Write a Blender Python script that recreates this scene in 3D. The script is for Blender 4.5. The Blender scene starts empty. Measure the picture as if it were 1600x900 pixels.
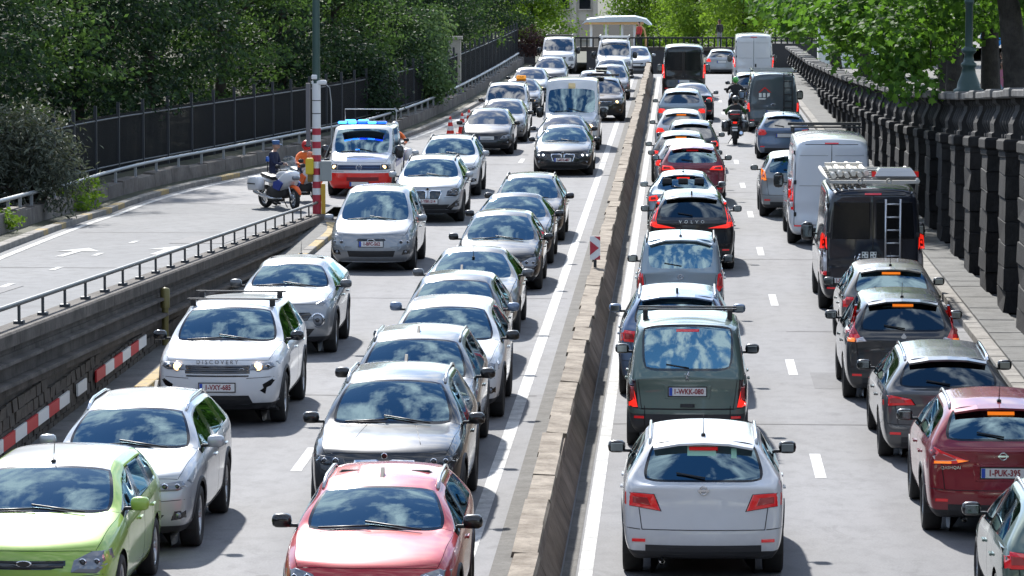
import bpy, bmesh, math, random
import numpy as np
from mathutils import Vector, Matrix
from mathutils.bvhtree import BVHTree
R = math.radians
random.seed(7)
SC = bpy.context.scene
# ---------------------------------------------------------------- camera
cam_d = bpy.data.cameras.new('camera'); cam = bpy.data.objects.new('camera', cam_d)
SC.collection.objects.link(cam); SC.camera = cam
cam_d.sensor_width = 36.0; cam_d.lens = 137.5
cam_d.clip_start = 1.0; cam_d.clip_end = 4000
cam.location = (0, 0, 7.05)
cam.rotation_euler = (R(90 - 5.004), 0, R(2.427))
# ---------------------------------------------------------------- world and sun
SUN_EL, SUN_AZ = 39.0, -15.0            # azimuth measured from +Y, negative to the left
W_ = bpy.data.worlds.new('World'); SC.world = W_; W_.use_nodes = True
nt = W_.node_tree; nt.nodes.clear()
def wn(t, **k):
    n = nt.nodes.new(t)
    for a, b in k.items(): setattr(n, a, b)
    return n
out = wn('ShaderNodeOutputWorld'); bg = wn('ShaderNodeBackground')
sky = wn('ShaderNodeTexSky', sky_type='NISHITA', sun_disc=False)
sky.sun_elevation = R(SUN_EL); sky.sun_rotation = R(SUN_AZ); sky.air_density = 1.0; sky.dust_density = 0.3; sky.ozone_density = 3.0
tc = wn('ShaderNodeTexCoord'); sep = wn('ShaderNodeSeparateXYZ'); nt.links.new(tc.outputs['Generated'], sep.inputs[0])
def wm(op, a, b=None):
    n = wn('ShaderNodeMath', operation=op)
    for i, v in enumerate((a, b)):
        if v is None: continue
        if isinstance(v, (int, float)): n.inputs[i].default_value = v
        else: nt.links.new(v, n.inputs[i])
    return n.outputs[0]
zc_ = wm('MAXIMUM', wm('ABSOLUTE', sep.outputs[2]), 0.10)
comb = wn('ShaderNodeCombineXYZ')
nt.links.new(wm('DIVIDE', sep.outputs[0], zc_), comb.inputs[0]); nt.links.new(wm('DIVIDE', sep.outputs[1], zc_), comb.inputs[1])
noi = wn('ShaderNodeTexNoise'); noi.inputs['Scale'].default_value = 3.4; noi.inputs['Detail'].default_value = 8; noi.inputs['Roughness'].default_value = 0.58
nt.links.new(comb.outputs[0], noi.inputs['Vector'])
rmp = wn('ShaderNodeValToRGB'); rmp.color_ramp.elements[0].position = 0.47; rmp.color_ramp.elements[1].position = 0.60
nt.links.new(noi.outputs[0], rmp.inputs[0])
mix = wn('ShaderNodeMix', data_type='RGBA'); nt.links.new(rmp.outputs[0], mix.inputs[0])
hs = wn('ShaderNodeHueSaturation'); hs.inputs['Saturation'].default_value = 1.2; nt.links.new(sky.outputs[0], hs.inputs['Color']); nt.links.new(hs.outputs[0], mix.inputs[6]); mix.inputs[7].default_value = (8.6, 8.9, 9.3, 1)
nt.links.new(mix.outputs[2], bg.inputs[0]); bg.inputs[1].default_value = 0.118
nt.links.new(bg.outputs[0], out.inputs[0])
sun_d = bpy.data.lights.new('sun', 'SUN'); sun = bpy.data.objects.new('sun', sun_d); SC.collection.objects.link(sun)
sun_d.energy = 4.7; sun_d.angle = R(1.5); sun_d.color = (1.0, 0.965, 0.915)
ca, ce = R(SUN_AZ), R(SUN_EL)
to_sun = Vector((math.sin(ca) * math.cos(ce), math.cos(ca) * math.cos(ce), math.sin(ce)))
sun.rotation_euler = to_sun.to_track_quat('Z', 'Y').to_euler(); sun.location = to_sun * 60
SC.view_settings.view_transform = 'Standard'; SC.view_settings.look = 'None'
SC.view_settings.gamma = 1; SC.view_settings.exposure = 0.82
SC.render.engine = 'CYCLES'
SC.cycles.max_bounces = 6; SC.cycles.transparent_max_bounces = 12; SC.cycles.diffuse_bounces = 3
SC.cycles.sample_clamp_indirect = 6; SC.cycles.use_denoising = True
# ---------------------------------------------------------------- helpers
COL = SC.collection
TMP = bpy.data.scenes.new('tmp_eval')
def evaluated(o):
    """mesh of an object with its modifiers, through a scratch scene"""
    TMP.collection.objects.link(o)
    with bpy.context.temp_override(scene=TMP, view_layer=TMP.view_layers[0]): dg = bpy.context.evaluated_depsgraph_get()
    dg.update()
    me = bpy.data.meshes.new_from_object(o.evaluated_get(dg), depsgraph=dg)
    TMP.collection.objects.unlink(o); bpy.data.objects.remove(o)
    return me
MATS = {}
def mat(name, col=(.5, .5, .5), rough=.5, metal=0., coat=0., spec=.5, emit=None, es=0., coat_r=.03, ior=1.5):
    if name in MATS: return MATS[name]
    m = bpy.data.materials.new(name); m.use_nodes = True
    b = m.node_tree.nodes['Principled BSDF']
    b.inputs['Base Color'].default_value = (*col, 1); b.inputs['Roughness'].default_value = rough
    b.inputs['Metallic'].default_value = metal; b.inputs['Coat Weight'].default_value = coat
    b.inputs['Coat Roughness'].default_value = coat_r; b.inputs['Specular IOR Level'].default_value = spec
    b.inputs['IOR'].default_value = ior
    if emit: b.inputs['Emission Color'].default_value = (*emit, 1); b.inputs['Emission Strength'].default_value = es
    MATS[name] = m
    return m
class NG:
    """small helper for node graphs of a material"""
    def __init__(s, m): s.m = m; s.t = m.node_tree; s.b = s.t.nodes.get('Principled BSDF'); s.o = s.t.nodes.get('Material Output')
    def n(s, t, **k):
        n = s.t.nodes.new(t)
        for a, b in k.items(): setattr(n, a, b)
        return n
    def l(s, a, b): s.t.links.new(a, b)
    def noise(s, scale, detail=4, rough=.5, vec=None, dist=0.):
        n = s.n('ShaderNodeTexNoise'); n.inputs['Scale'].default_value = scale; n.inputs['Detail'].default_value = detail
        n.inputs['Roughness'].default_value = rough; n.inputs['Distortion'].default_value = dist
        if vec is not None: s.l(vec, n.inputs['Vector'])
        return n.outputs[0]
    def ramp(s, fac, stops):
        r = s.n('ShaderNodeValToRGB'); e = r.color_ramp.elements
        while len(e) < len(stops): e.new(.5)
        for i, (p, c) in enumerate(stops):
            e[i].position = p; e[i].color = (*c, 1) if hasattr(c, '__len__') else (c, c, c, 1)
        s.l(fac, r.inputs[0]); return r.outputs[0]
    def mixc(s, fac, a, b, blend='MIX'):
        x = s.n('ShaderNodeMix', data_type='RGBA', blend_type=blend)
        for v, i in ((fac, 0), (a, 6), (b, 7)):
            if hasattr(v, 'links'): s.l(v, x.inputs[i])
            elif isinstance(v, (int, float)): x.inputs[i].default_value = v
            else: x.inputs[i].default_value = (*v, 1)
        return x.outputs[2]
    def math(s, op, a, b=None):
        n = s.n('ShaderNodeMath', operation=op)
        for i, v in enumerate((a, b)):
            if v is None: continue
            if isinstance(v, (int, float)): n.inputs[i].default_value = v
            else: s.l(v, n.inputs[i])
        return n.outputs[0]
    def pos(s, scale=(1, 1, 1)):
        t = s.n('ShaderNodeTexCoord'); mp = s.n('ShaderNodeMapping'); mp.inputs['Scale'].default_value = scale
        g = s.n('ShaderNodeNewGeometry'); s.l(g.outputs['Position'], mp.inputs[0]); return mp.outputs[0]
    def bump(s, h, st=.3, dist=.02):
        b = s.n('ShaderNodeBump'); b.inputs['Strength'].default_value = st; b.inputs['Distance'].default_value = dist
        s.l(h, b.inputs['Height']); s.l(b.outputs[0], s.b.inputs['Normal'])
def props(o, label=None, cat=None, group=None, kind=None):
    if label: o['label'] = label
    if cat: o['category'] = cat
    if group: o['group'] = group
    if kind: o['kind'] = kind
    return o
def empty(name, loc=(0, 0, 0), rz=0., **k):
    o = bpy.data.objects.new(name, None); o.empty_display_size = .2
    o.location = loc; o.rotation_euler = (0, 0, rz); COL.objects.link(o)
    return props(o, **k)
def link(name, me, parent=None, loc=None, rot=None, **k):
    o = bpy.data.objects.new(name, me); COL.objects.link(o)
    if parent is not None: o.parent = parent
    if loc is not None: o.location = loc
    if rot is not None: o.rotation_euler = rot
    return props(o, **k)
def np_mesh(name, V, F, mats, mi=None, smooth=False):
    me = bpy.data.meshes.new(name)
    if isinstance(F, np.ndarray):
        nf, k = F.shape; V = np.asarray(V, dtype=np.float32)
        me.vertices.add(len(V)); me.vertices.foreach_set('co', V.ravel())
        me.loops.add(nf * k); me.loops.foreach_set('vertex_index', F.astype(np.int32).ravel())
        me.polygons.add(nf); me.polygons.foreach_set('loop_start', np.arange(0, nf * k, k, dtype=np.int32))
        me.update(calc_edges=True)
    else: me.from_pydata([tuple(map(float, v)) for v in V], [], [tuple(int(i) for i in f) for f in F])
    for m in (mats if isinstance(mats, (list, tuple)) else [mats]): me.materials.append(m)
    n = len(me.polygons)
    if mi is not None and len(mi) == n: me.polygons.foreach_set('material_index', np.asarray(mi, dtype=np.int32))
    me.polygons.foreach_set('use_smooth', np.full(n, bool(smooth)))
    me.update(); return me
class MB:
    """collects shapes into one mesh"""
    def __init__(s): s.v = []; s.f = []; s.m = []; s.sm = []
    def add(s, V, F, m=0, smooth=False):
        k = len(s.v); s.v += [tuple(v) for v in V]; s.f += [tuple(i + k for i in f) for f in F]
        s.m += [m] * len(F); s.sm += [smooth] * len(F); return s
    def box(s, c, d, m=0, rz=0., rx=0., bev=0., taper=1.):
        x, y, z = d[0] / 2, d[1] / 2, d[2] / 2
        if bev > 0:
            b = min(bev, x * .9, y * .9, z * .9); V = []
            for (zz, k) in ((-z, b), (-z + b, 0), (z - b, 0), (z, b)):
                t = taper if zz > 0 else 1
                V += [(-(x - k) * t + 0, -(y - k) * t + (b if k == 0 else 0) * 0, zz), ((x - k) * t, -(y - k) * t, zz), ((x - k) * t, (y - k) * t, zz), (-(x - k) * t, (y - k) * t, zz)]
            F = [(3, 2, 1, 0), (12, 13, 14, 15)]
            for r in range(3):
                for i in range(4): F.append((r * 4 + i, r * 4 + (i + 1) % 4, r * 4 + 4 + (i + 1) % 4, r * 4 + 4 + i))
        else:
            t = taper
            V = [(-x, -y, -z), (x, -y, -z), (x, y, -z), (-x, y, -z), (-x * t, -y * t, z), (x * t, -y * t, z), (x * t, y * t, z), (-x * t, y * t, z)]
            F = [(3, 2, 1, 0), (4, 5, 6, 7), (0, 1, 5, 4), (1, 2, 6, 5), (2, 3, 7, 6), (3, 0, 4, 7)]
        M = Matrix.Translation(c) @ Matrix.Rotation(rz, 4, 'Z') @ Matrix.Rotation(rx, 4, 'X')
        return s.add([M @ Vector(v) for v in V], F, m)
    def tube(s, pts, r, n=8, m=0, cap=True, smooth=True):
        pts = [Vector(p) for p in pts]; rs = r if hasattr(r, '__len__') else [r] * len(pts)
        V = []; F = []
        up = Vector((0, 0, 1))
        for i, p in enumerate(pts):
            t = (pts[min(i + 1, len(pts) - 1)] - pts[max(i - 1, 0)]).normalized()
            a = up if abs(t.z) < .93 else Vector((0, 1, 0))
            u = t.cross(a).normalized(); w = u.cross(t)
            for k in range(n):
                g = 2 * math.pi * k / n; V.append(p + (u * math.cos(g) + w * math.sin(g)) * rs[i])
        for i in range(len(pts) - 1):
            for k in range(n): F.append((i * n + k, i * n + (k + 1) % n, (i + 1) * n + (k + 1) % n, (i + 1) * n + k))
        s.add(V, F, m, smooth)
        if cap:
            k0 = len(s.v) - len(V); s.f += [tuple(range(k0, k0 + n)), tuple(range(k0 + (len(pts) - 1) * n, k0 + len(pts) * n))[::-1]]
            s.m += [m, m]; s.sm += [False, False]
        return s
    def lathe(s, prof, n=16, c=(0, 0, 0), axis='Z', m=0, smooth=True, mm=None):
        V = []; F = []; mi = []
        for (r, h) in prof:
            for k in range(n):
                g = 2 * math.pi * k / n; a, b = r * math.cos(g), r * math.sin(g)
                q = (a, b, h) if axis == 'Z' else ((h, a, b) if axis == 'X' else (a, h, b))
                V.append((q[0] + c[0], q[1] + c[1], q[2] + c[2]))
        for i in range(len(prof) - 1):
            for k in range(n):
                F.append((i * n + k, i * n + (k + 1) % n, (i + 1) * n + (k + 1) % n, (i + 1) * n + k)); mi.append(mm[i] if mm else m)
        k0 = len(s.v); s.add(V, F, m, smooth); s.m[-len(F):] = mi
        return s
    def ball(s, c, r, m=0, n=10, e=1.):
        rr = r if hasattr(r, '__len__') else (r, r, r); V = []; F = []; k = n // 2 + 1
        for i in range(k):
            a = math.pi * i / (k - 1)
            for j in range(n):
                b = 2 * math.pi * j / n
                q = [math.sin(a) * math.cos(b), math.sin(a) * math.sin(b), math.cos(a)]
                q = [math.copysign(abs(t) ** e, t) for t in q]
                V.append((c[0] + rr[0] * q[0], c[1] + rr[1] * q[1], c[2] + rr[2] * q[2]))
        for i in range(k - 1):
            for j in range(n): F.append((i * n + j, (i + 1) * n + j, (i + 1) * n + (j + 1) % n, i * n + (j + 1) % n))
        return s.add(V, F, m, True)
    def prism(s, poly, a0, a1, axis='Y', m=0):
        """outline in the plane across axis, extruded from a0 to a1"""
        def P(u, v, a): return (u, a, v) if axis == 'Y' else ((a, u, v) if axis == 'X' else (u, v, a))
        n = len(poly); V = [P(u, v, a0) for u, v in poly] + [P(u, v, a1) for u, v in poly]
        F = [tuple(range(n)), tuple(range(2 * n - 1, n - 1, -1))] + [(i, i + n, (i + 1) % n + n, (i + 1) % n) for i in range(n)]
        return s.add(V, F, m)
    def mesh(s, name, mats):
        me = np_mesh(name, s.v, s.f, mats, s.m)
        me.polygons.foreach_set('use_smooth', np.array(s.sm, dtype=bool)); return me
    def build(s, name, mats, parent=None, loc=None, rot=None, fix=True, **k):
        me = s.mesh(name, mats)
        if fix:
            b = bmesh.new(); b.from_mesh(me); bmesh.ops.recalc_face_normals(b, faces=b.faces[:]); b.to_mesh(me); b.free()
        return link(name, me, parent, loc, rot, **k)
_txt = {}
def text_mesh(s, size, m, depth=.004, bold=0.):
    key = (s, size, m.name)
    if key in _txt: return _txt[key]
    c = bpy.data.curves.new('t', 'FONT'); c.body = s; c.size = size; c.align_x = 'CENTER'; c.align_y = 'CENTER'; c.extrude = depth; c.resolution_u = 2; c.offset = bold
    me = evaluated(bpy.data.objects.new('t', c)); me.materials.clear(); me.materials.append(m); _txt[key] = me
    return me
def interp(x, pts):
    return float(np.interp(x, [p[0] for p in pts], [p[1] for p in pts]))
def spline(pts, step=1.0):
    """Catmull-Rom through 2-D points (d, X) -> dense list"""
    P = [np.array(p, float) for p in pts]; P = [2 * P[0] - P[1]] + P + [2 * P[-1] - P[-2]]; o = []
    for i in range(1, len(P) - 2):
        n = max(2, int(np.linalg.norm(P[i + 1] - P[i]) / step))
        for k in range(n):
            t = k / n; a, b, c, d = P[i - 1], P[i], P[i + 1], P[i + 2]
            o.append(.5 * ((2 * b) + (c - a) * t + (2 * a - 5 * b + 4 * c - d) * t * t + (3 * b - a - 3 * c + d) * t ** 3))
    o.append(P[-2]); return [tuple(q) for q in o]
# ================================================================ SETTING
KERB = spline([(25, -10.9), (40, -11.4), (60, -12.4), (78, -13.6), (97, -14.65), (105, -14.75), (113, -14.1), (122, -12.7), (132, -11.25), (143, -9.85), (165, -8.85), (200, -8.3), (245, -8.1)], 1.5)
def kx(d): return interp(d, KERB)
def rz_(d): return max(0., 1.74 - .0344 * (d - 54.6) - .10)
def road_z(d): return 0. if d < 212 else -.0022 * (d - 212) ** 2
def wall_top(d): return interp(d, [(20, 5.9), (45, 5.4), (72, 4.46), (90, 3.70), (111, 2.98), (150, 2.10), (189, 1.50), (240, 1.15)])
def asphalt(name, c0, c1, c2):
    if name in MATS: return MATS[name]
    m = mat(name, c1, .82, spec=.35); g = NG(m); v = g.pos()
    big = g.noise(.22, 4, .6, g.pos((1, .25, 1))); fine = g.noise(38, 3, .7, v); mid = g.noise(3.2, 6, .65, g.pos((1, .5, 1)))
    a = g.mixc(g.ramp(big, [(.35, 0.), (.65, 1.)]), c0, c1); b = g.mixc(g.ramp(mid, [(.45, 0.), (.70, .75)]), a, c2)
    # oil line in the middle of each lane, tyre-polished tracks beside it
    sx = g.n('ShaderNodeSeparateXYZ'); g.l(v, sx.inputs[0]); fx = g.math('DIVIDE', g.math('ADD', sx.outputs[0], 9.), 15.)
    st = []
    for cx in (-6.75, -3.75, .45, 3.6):
        for dx, val in ((-1.2, .0), (-.85, .5), (-.5, .12), (0, .75), (.5, .12), (.85, .5), (1.2, .0)): st.append(((cx + dx + 9) / 15, val))
    tr = g.ramp(fx, st[:14] + st[14:]); wob = g.noise(.35, 4, .6, g.pos((1.5, .12, 1)))
    b = g.mixc(g.math('MULTIPLY', tr, g.ramp(wob, [(.30, .18), (.7, .80)])), b, (c0[0] * .52, c0[1] * .52, c0[2] * .53))
    dr = g.noise(2.3, 3, .5, g.pos((1, 1, 1))); b = g.mixc(g.ramp(dr, [(.70, 0.), (.74, .45)]), b, (c0[0] * .4, c0[1] * .4, c0[2] * .4))
    b = g.mixc(.35, b, g.ramp(fine, [(.25, .25), (.75, .85)]), 'OVERLAY')
    sp = g.noise(.9, 7, .75, g.pos((1, .8, 1)), 1.2); b = g.mixc(g.ramp(sp, [(.56, 0.), (.68, .6)]), b, (c0[0] * .6, c0[1] * .6, c0[2] * .6))
    g.l(b, g.b.inputs['Base Color']); g.bump(fine, .35, .008); return m
ASPH = asphalt('asphalt', (.150, .150, .155), (.185, .185, .19), (.115, .115, .12)); ASPH2 = asphalt('asphalt_ramp', (.095, .10, .108), (.135, .14, .147), (.07, .074, .08))
def concrete(name, c, stain=(.06, .055, .05), sc=1., amt=.6, bump=.4):
    m = mat(name, c, .85, spec=.3); g = NG(m); n1 = g.noise(1.3 * sc, 7, .65, g.pos()); n2 = g.noise(9 * sc, 6, .7, g.pos((1, 1, .35))); n3 = g.noise(46 * sc, 3, .6, g.pos())
    a = g.mixc(g.ramp(n1, [(.35, 0.), (.7, amt)]), c, stain); a = g.mixc(g.ramp(n2, [(.5, 0.), (.75, amt * .7)]), a, tuple(q * .5 for q in stain))
    a = g.mixc(.3, a, g.ramp(n3, [(.3, .3), (.7, .75)]), 'OVERLAY'); g.l(a, g.b.inputs['Base Color']); g.bump(n2, bump, .03); return m
CONC = concrete('barrier_concrete', (.21, .16, .12), (.065, .045, .03), 1., .95); CONCW = concrete('worn_coping', (.29, .245, .19), (.085, .06, .037), 1.7, 1.)
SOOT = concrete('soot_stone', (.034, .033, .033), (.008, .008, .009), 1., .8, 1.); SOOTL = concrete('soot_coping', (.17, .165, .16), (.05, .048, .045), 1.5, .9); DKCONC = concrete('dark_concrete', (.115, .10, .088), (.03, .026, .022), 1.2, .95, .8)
WALLST = concrete('wall_stone', (.105, .09, .075), (.04, .035, .03), 2., .7, 1.); KERBM = concrete('kerb_stone', (.27, .255, .23), (.11, .10, .09), 2., .7); SLABM = concrete('paving', (.145, .145, .14), (.06, .06, .055), 1.2, .8)
LOWW = concrete('low_wall', (.20, .18, .16), (.07, .06, .055), 1., .8); LINE = concrete('road_paint', (.60, .60, .58), (.24, .24, .24), 2.2, .85, .1); YEL = concrete('kerb_yellow', (.46, .32, .11), (.24, .21, .16), 5., 1., .2)
EARTH = concrete('earth_grass', (.055, .06, .03), (.03, .025, .018), .8, .8); GUT = concrete('gutter', (.125, .12, .11), (.05, .046, .04), 1.5, .9)
IRON = mat('black_iron', (.012, .013, .016), .5, .3); GALV = mat('galvanised', (.34, .36, .37), .5, .5); RAILB = mat('rail_dark', (.06, .065, .07), .5, .5)
def strip(name, rows, m, kind='structure', parent=None, **k):
    """rows of points across -> ribbon"""
    n = len(rows[0]); V = [p for r in rows for p in r]; F = [(i * n + j, i * n + j + 1, (i + 1) * n + j + 1, (i + 1) * n + j) for i in range(len(rows) - 1) for j in range(n - 1)]
    return link(name, np_mesh(name, V, F, m, None, False), parent, kind=kind, **k)
D = lambda a, b, s=2.0: [a + (b - a) * i / max(1, int(round((b - a) / s))) for i in range(max(1, int(round((b - a) / s))) + 1)]
# the ground to the horizon, below everything
MB().add([(-2500, -300, -6), (2500, -300, -6), (2500, 3500, -6), (-2500, 3500, -6)], [(0, 1, 2, 3)]).build('ground', EARTH, kind='structure')
strip('road', [[(-8.45 if d < 100 else (kx(d) - .3 if d >= 106 else -8.45 - (d - 100) * .12), d, road_z(d)), (-5, d, road_z(d)), (-1.5, d, road_z(d)), (2, d, road_z(d)), (5.4, d, road_z(d))] for d in D(25, 250)], ASPH)
strip('ramp_road', [[(kx(d) - .3, d, rz_(d) - .004), ((kx(d) - 9.3) / 2, d, rz_(d) - .004), (-9.3, d, rz_(d) - .004)] for d in D(25, 110, 1.5)], ASPH2)
# painted lines
def line(x0, x1, w, name='lane_marking', zf=lambda d: 0., m=None):
    pass
def mark(name, xs, ds, w, z=lambda d: .004, st=2.):
    rows = [[(xs(d) - w / 2, d, z(d)), (xs(d) + w / 2, d, z(d))] for d in D(ds[0], ds[1], st)]; return strip(name, rows, LINE)
mark('edge_line', lambda d: -2.42, (30, 211), .18); mark('edge_line', lambda d: -1.02, (30, 211), .16)
mark('edge_line', lambda d: kx(d) + .12, (30, 205), .16, lambda d: rz_(d) + .004)
for k in range(13):
    d0 = 27.0 + 12.5 * k + .9 - 1.25 if False else 27.9 + 12.5 * k - 1.25
    mark('lane_dash', lambda d: 1.92, (d0, d0 + 2.5), .15, st=2.5); mark('lane_dash', lambda d: -5.12, (d0 + .4, d0 + 2.9), .15, st=2.5)
for d0 in (66, 72, 78, 84): mark('lane_dash', lambda d: -11.4 - (d - 60) * .018, (d0, d0 + 1.2), .12, lambda d: rz_(d) + .004, 1.2)
for (ax, ad) in ((-12.35, 77.5), (-10.6, 78.5)):          # turn arrows on the ramp
    pts = [(-.08, 0), (.08, 0), (.08, 2.4), (.45, 2.4), (0, 4.0), (-.45, 2.4), (-.08, 2.4)]
    me = np_mesh('arrow_marking', [(ax + u, ad + v, rz_(ad + v) + .006) for u, v in pts], [(0, 1, 2, 6), (6, 2, 3, 4, 5)], LINE); link('arrow_marking', me, kind='structure')
TAR = asphalt('tar', (.075, .075, .078), (.095, .095, .10), (.06, .06, .062)); rnd = random.Random(21)
for (x0, x1, dd) in ((-1.0, 5.3, 57.5), (-8.3, -2.2, 61.0), (2., 5.3, 71.5), (-8.3, -2.2, 78.0), (-1., 5.3, 88.0), (-8.3, -2.2, 104.0), (-1., 5.3, 112.0), (-8.3, -2.2, 126.), (-13.4, -9.5, 73.), (-13.9, -9.5, 90.), (-1., 5.3, 140.)):
    zf = rz_ if x1 < -9 else (lambda d: 0.); n = 14; xs = [x0 + (x1 - x0) * i / n for i in range(n + 1)]; ys = [dd + rnd.uniform(-.05, .05) for _ in xs]
    strip('road_joint', [[(x, y - .045, zf(y) + .0035), (x, y + .045, zf(y) + .0035)] for x, y in zip(xs, ys)], TAR)
for (x0, x1, d0, d1) in ((2.2, 3.3, 62.2, 64.6), (-.3, .5, 79.5, 82.5), (-7.9, -7.0, 75.5, 80.), (2.6, 4.9, 118., 122.), (-4.9, -3.2, 101., 104.5), (-12.6, -11.2, 62., 66.5), (-11.0, -9.8, 84., 88.)):
    zf = rz_ if x1 < -9 else (lambda d: 0.); strip('road_patch', [[(x0, d, zf(d) + .003), (x1, d, zf(d) + .003)] for d in D(d0, d1, .5)], asphalt('patch_asphalt', (.115, .115, .12), (.14, .14, .145), (.09, .09, .095)))
strip('gutter', [[(-2.10, d, .006), (-1.80, d, .02)] for d in D(30, 208)], GUT); strip('gutter', [[(-1.28, d, .012), (-1.13, d, .006)] for d in D(30, 208)], GUT)
# ------------------------------------------------ central barrier
bar = empty('central_barrier', (-1.54, 30, 0), label='long low concrete barrier between the two carriageways, worn on top', cat='barrier')
prof = [(-.28, 0), (-.18, .20), (-.15, .74), (.11, .74), (.13, .62), (.045, .57), (.055, .40), (.24, .0)]
top = [(-.165, .742), (-.15, .80), (.105, .80), (.125, .742)]
rnd = random.Random(3); d = 30.0; k = 0
pm_ = MB(); pm_.prism(prof, 0, 5.96, 'Y'); me_seg = pm_.mesh('barrier_segment', CONC)
tm_ = [MB().prism([(x + rnd.uniform(-.008, .008), z + rnd.uniform(-.012, .01)) for x, z in top], 0, 1.985, 'Y').mesh('coping_block', CONCW) for _ in range(6)]
for me in [me_seg] + tm_:
    b = bmesh.new(); b.from_mesh(me); bmesh.ops.recalc_face_normals(b, faces=b.faces[:]); b.to_mesh(me); b.free()
while d < 206:
    link('barrier_segment', me_seg, bar, (0, d - 30, 0))
    for q in range(3): link('coping_block', tm_[rnd.randrange(6)], bar, (rnd.uniform(-.012, .012), d - 30 + q * 2 + rnd.uniform(-.01, .01), rnd.uniform(-.012, .008)), (0, rnd.uniform(-.03, .03), rnd.uniform(-.006, .006)))
    for q in range(3): MB().box((.06, d - 30 + 1 + q * 2, .48), (.02, .05, .10)).build('reflector', mat('reflector_red', (.35, .02, .02), .3), bar)
    d += 6
m = MB(); pts = [(-.17, 0), (.13, 0)]
V = []; n = 9
for i in range(n):
    a = math.pi * i / (n - 1); x = -.02 + .20 * math.cos(a); y = .35 * math.sin(a)
    for z, s_ in ((0, 1.3), (.5, 1.), (.76, .9), (.84, .55)): V.append((x * s_, y * s_, z))
m.add(V, [(i * 4 + j, i * 4 + j + 1, i * 4 + j + 5, i * 4 + j + 4) for i in range(n - 1) for j in range(3)] + [tuple(i * 4 + 3 for i in range(n))], 0, True); m.build('rounded_end', CONC, bar, (0, d - 30, 0))
# ------------------------------------------------ ramp wall with its low rail
RW = empty('ramp_wall', (-9.15, 25, 0), label='dark stepped retaining wall carrying the side ramp with stones below', cat='wall')
def sweep(name, prof, d0, d1, m, step=2., parent=RW, x0=0., smooth=False):
    n = len(prof); V = []; ds = D(d0, d1, step)
    for d in ds: V += [(x0 + u, d - 25, max(-.05, rz_(d) + .12 + w)) for u, w in prof]
    F = [(i * n + j, i * n + (j + 1) % n, (i + 1) * n + (j + 1) % n, (i + 1) * n + j) for i in range(len(ds) - 1) for j in range(n)] + [tuple(range(n)), tuple(range((len(ds) - 1) * n, len(ds) * n))[::-1]]
    me = np_mesh(name, V, F, m); b = bmesh.new(); b.from_mesh(me); bmesh.ops.recalc_face_normals(b, faces=b.faces[:]); b.to_mesh(me); b.free()
    return link(name, me, parent)
d = 26.
while d < 99: sweep('coping_block', [(-.22, -.15), (-.22, 0), (.14, 0), (.16, -.03), (.16, -.20), (.08, -.22), (.08, -.30), (-.2, -.30)], d, min(99.5, d + 2.98), DKCONC, 1.5); d += 3
sweep('wall_band', [(-.2, -.30), (.10, -.301), (.10, -.37), (.22, -.375), (.23, -.42), (.12, -.45), (.12, -.63), (.28, -.64), (.29, -.69), (.14, -.72), (.14, -.85), (-.2, -.85)], 25, 97, DKCONC)
sweep('wall_core', [(-.2, -.86), (.06, -.86), (.06, -3.), (-.2, -3.)], 25, 92, WALLST)
rnd = random.Random(5); blk = []
for k in range(8):
    m = MB(); l, h = rnd.uniform(.36, .46), rnd.uniform(.15, .165); m.box((0, 0, 0), (.07, l, h), bev=.0); V = [Vector(v) for v in m.v]
    m.v = [tuple(v + Vector((rnd.uniform(-.012, .012), rnd.uniform(-.012, .012), rnd.uniform(-.008, .008)))) for v in V]
    me = m.mesh('stone', WALLST); b = bmesh.new(); b.from_mesh(me); bmesh.ops.recalc_face_normals(b, faces=b.faces[:]); b.to_mesh(me); b.free(); blk.append(me)
cnt = 0
for r in range(9):
    d = 41.5 + (r % 2) * .24
    while d < 76 and cnt < 300:
        z = .10 + r * .172
        if z + .09 < rz_(d) + .12 - .85: link('stone', blk[rnd.randrange(8)], RW, (.085, d - 25, z)); cnt += 1
        d += .49
gr = empty('guard_rail', (-9.2, 25, 0), label='low dark metal rail on paired posts along the ramp wall', cat='railing')
pd = MB(); pd.box((0, -.035, .13), (.03, .022, .26)); pd.box((0, .035, .13), (.03, .022, .26)); pd.box((0, 0, .02), (.14, .16, .05)); pdm = pd.mesh('post', RAILB)
for k in range(34):
    d = 31.6 + 2.05 * k
    if d > 99: break
    link('post', pdm, gr, (0, d - 25, rz_(d) + .12))
MB().tube([(0, d - 25, rz_(d) + .12 + .29) for d in D(26, 99.6, 2.05)], .035, 6).build('rail', RAILB, gr)
for i, (a, b) in enumerate(((49.6, 57.2), (58.0, 58.9), (59.9, 65.6))):
    bd = empty('marker_board', (-9.02, a, .40), label=('red and white striped marker board low on the wall, at the left edge', 'single white marker plate low on the wall between the two striped boards', 'red and white striped marker board on the wall beside the white SUV')[i], cat='marker board')
    n = max(1, int(round((b - a) / .95)))
    for k in range(n): MB().box((.03, (k + .5) * (b - a) / n, 0), (.03, (b - a) / n - .02, .18)).build('plate', mat('marker_red', (.50, .02, .025), .5) if (k % 2 == 0 and n > 1) else mat('marker_white', (.68, .68, .66), .55), bd)
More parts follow.
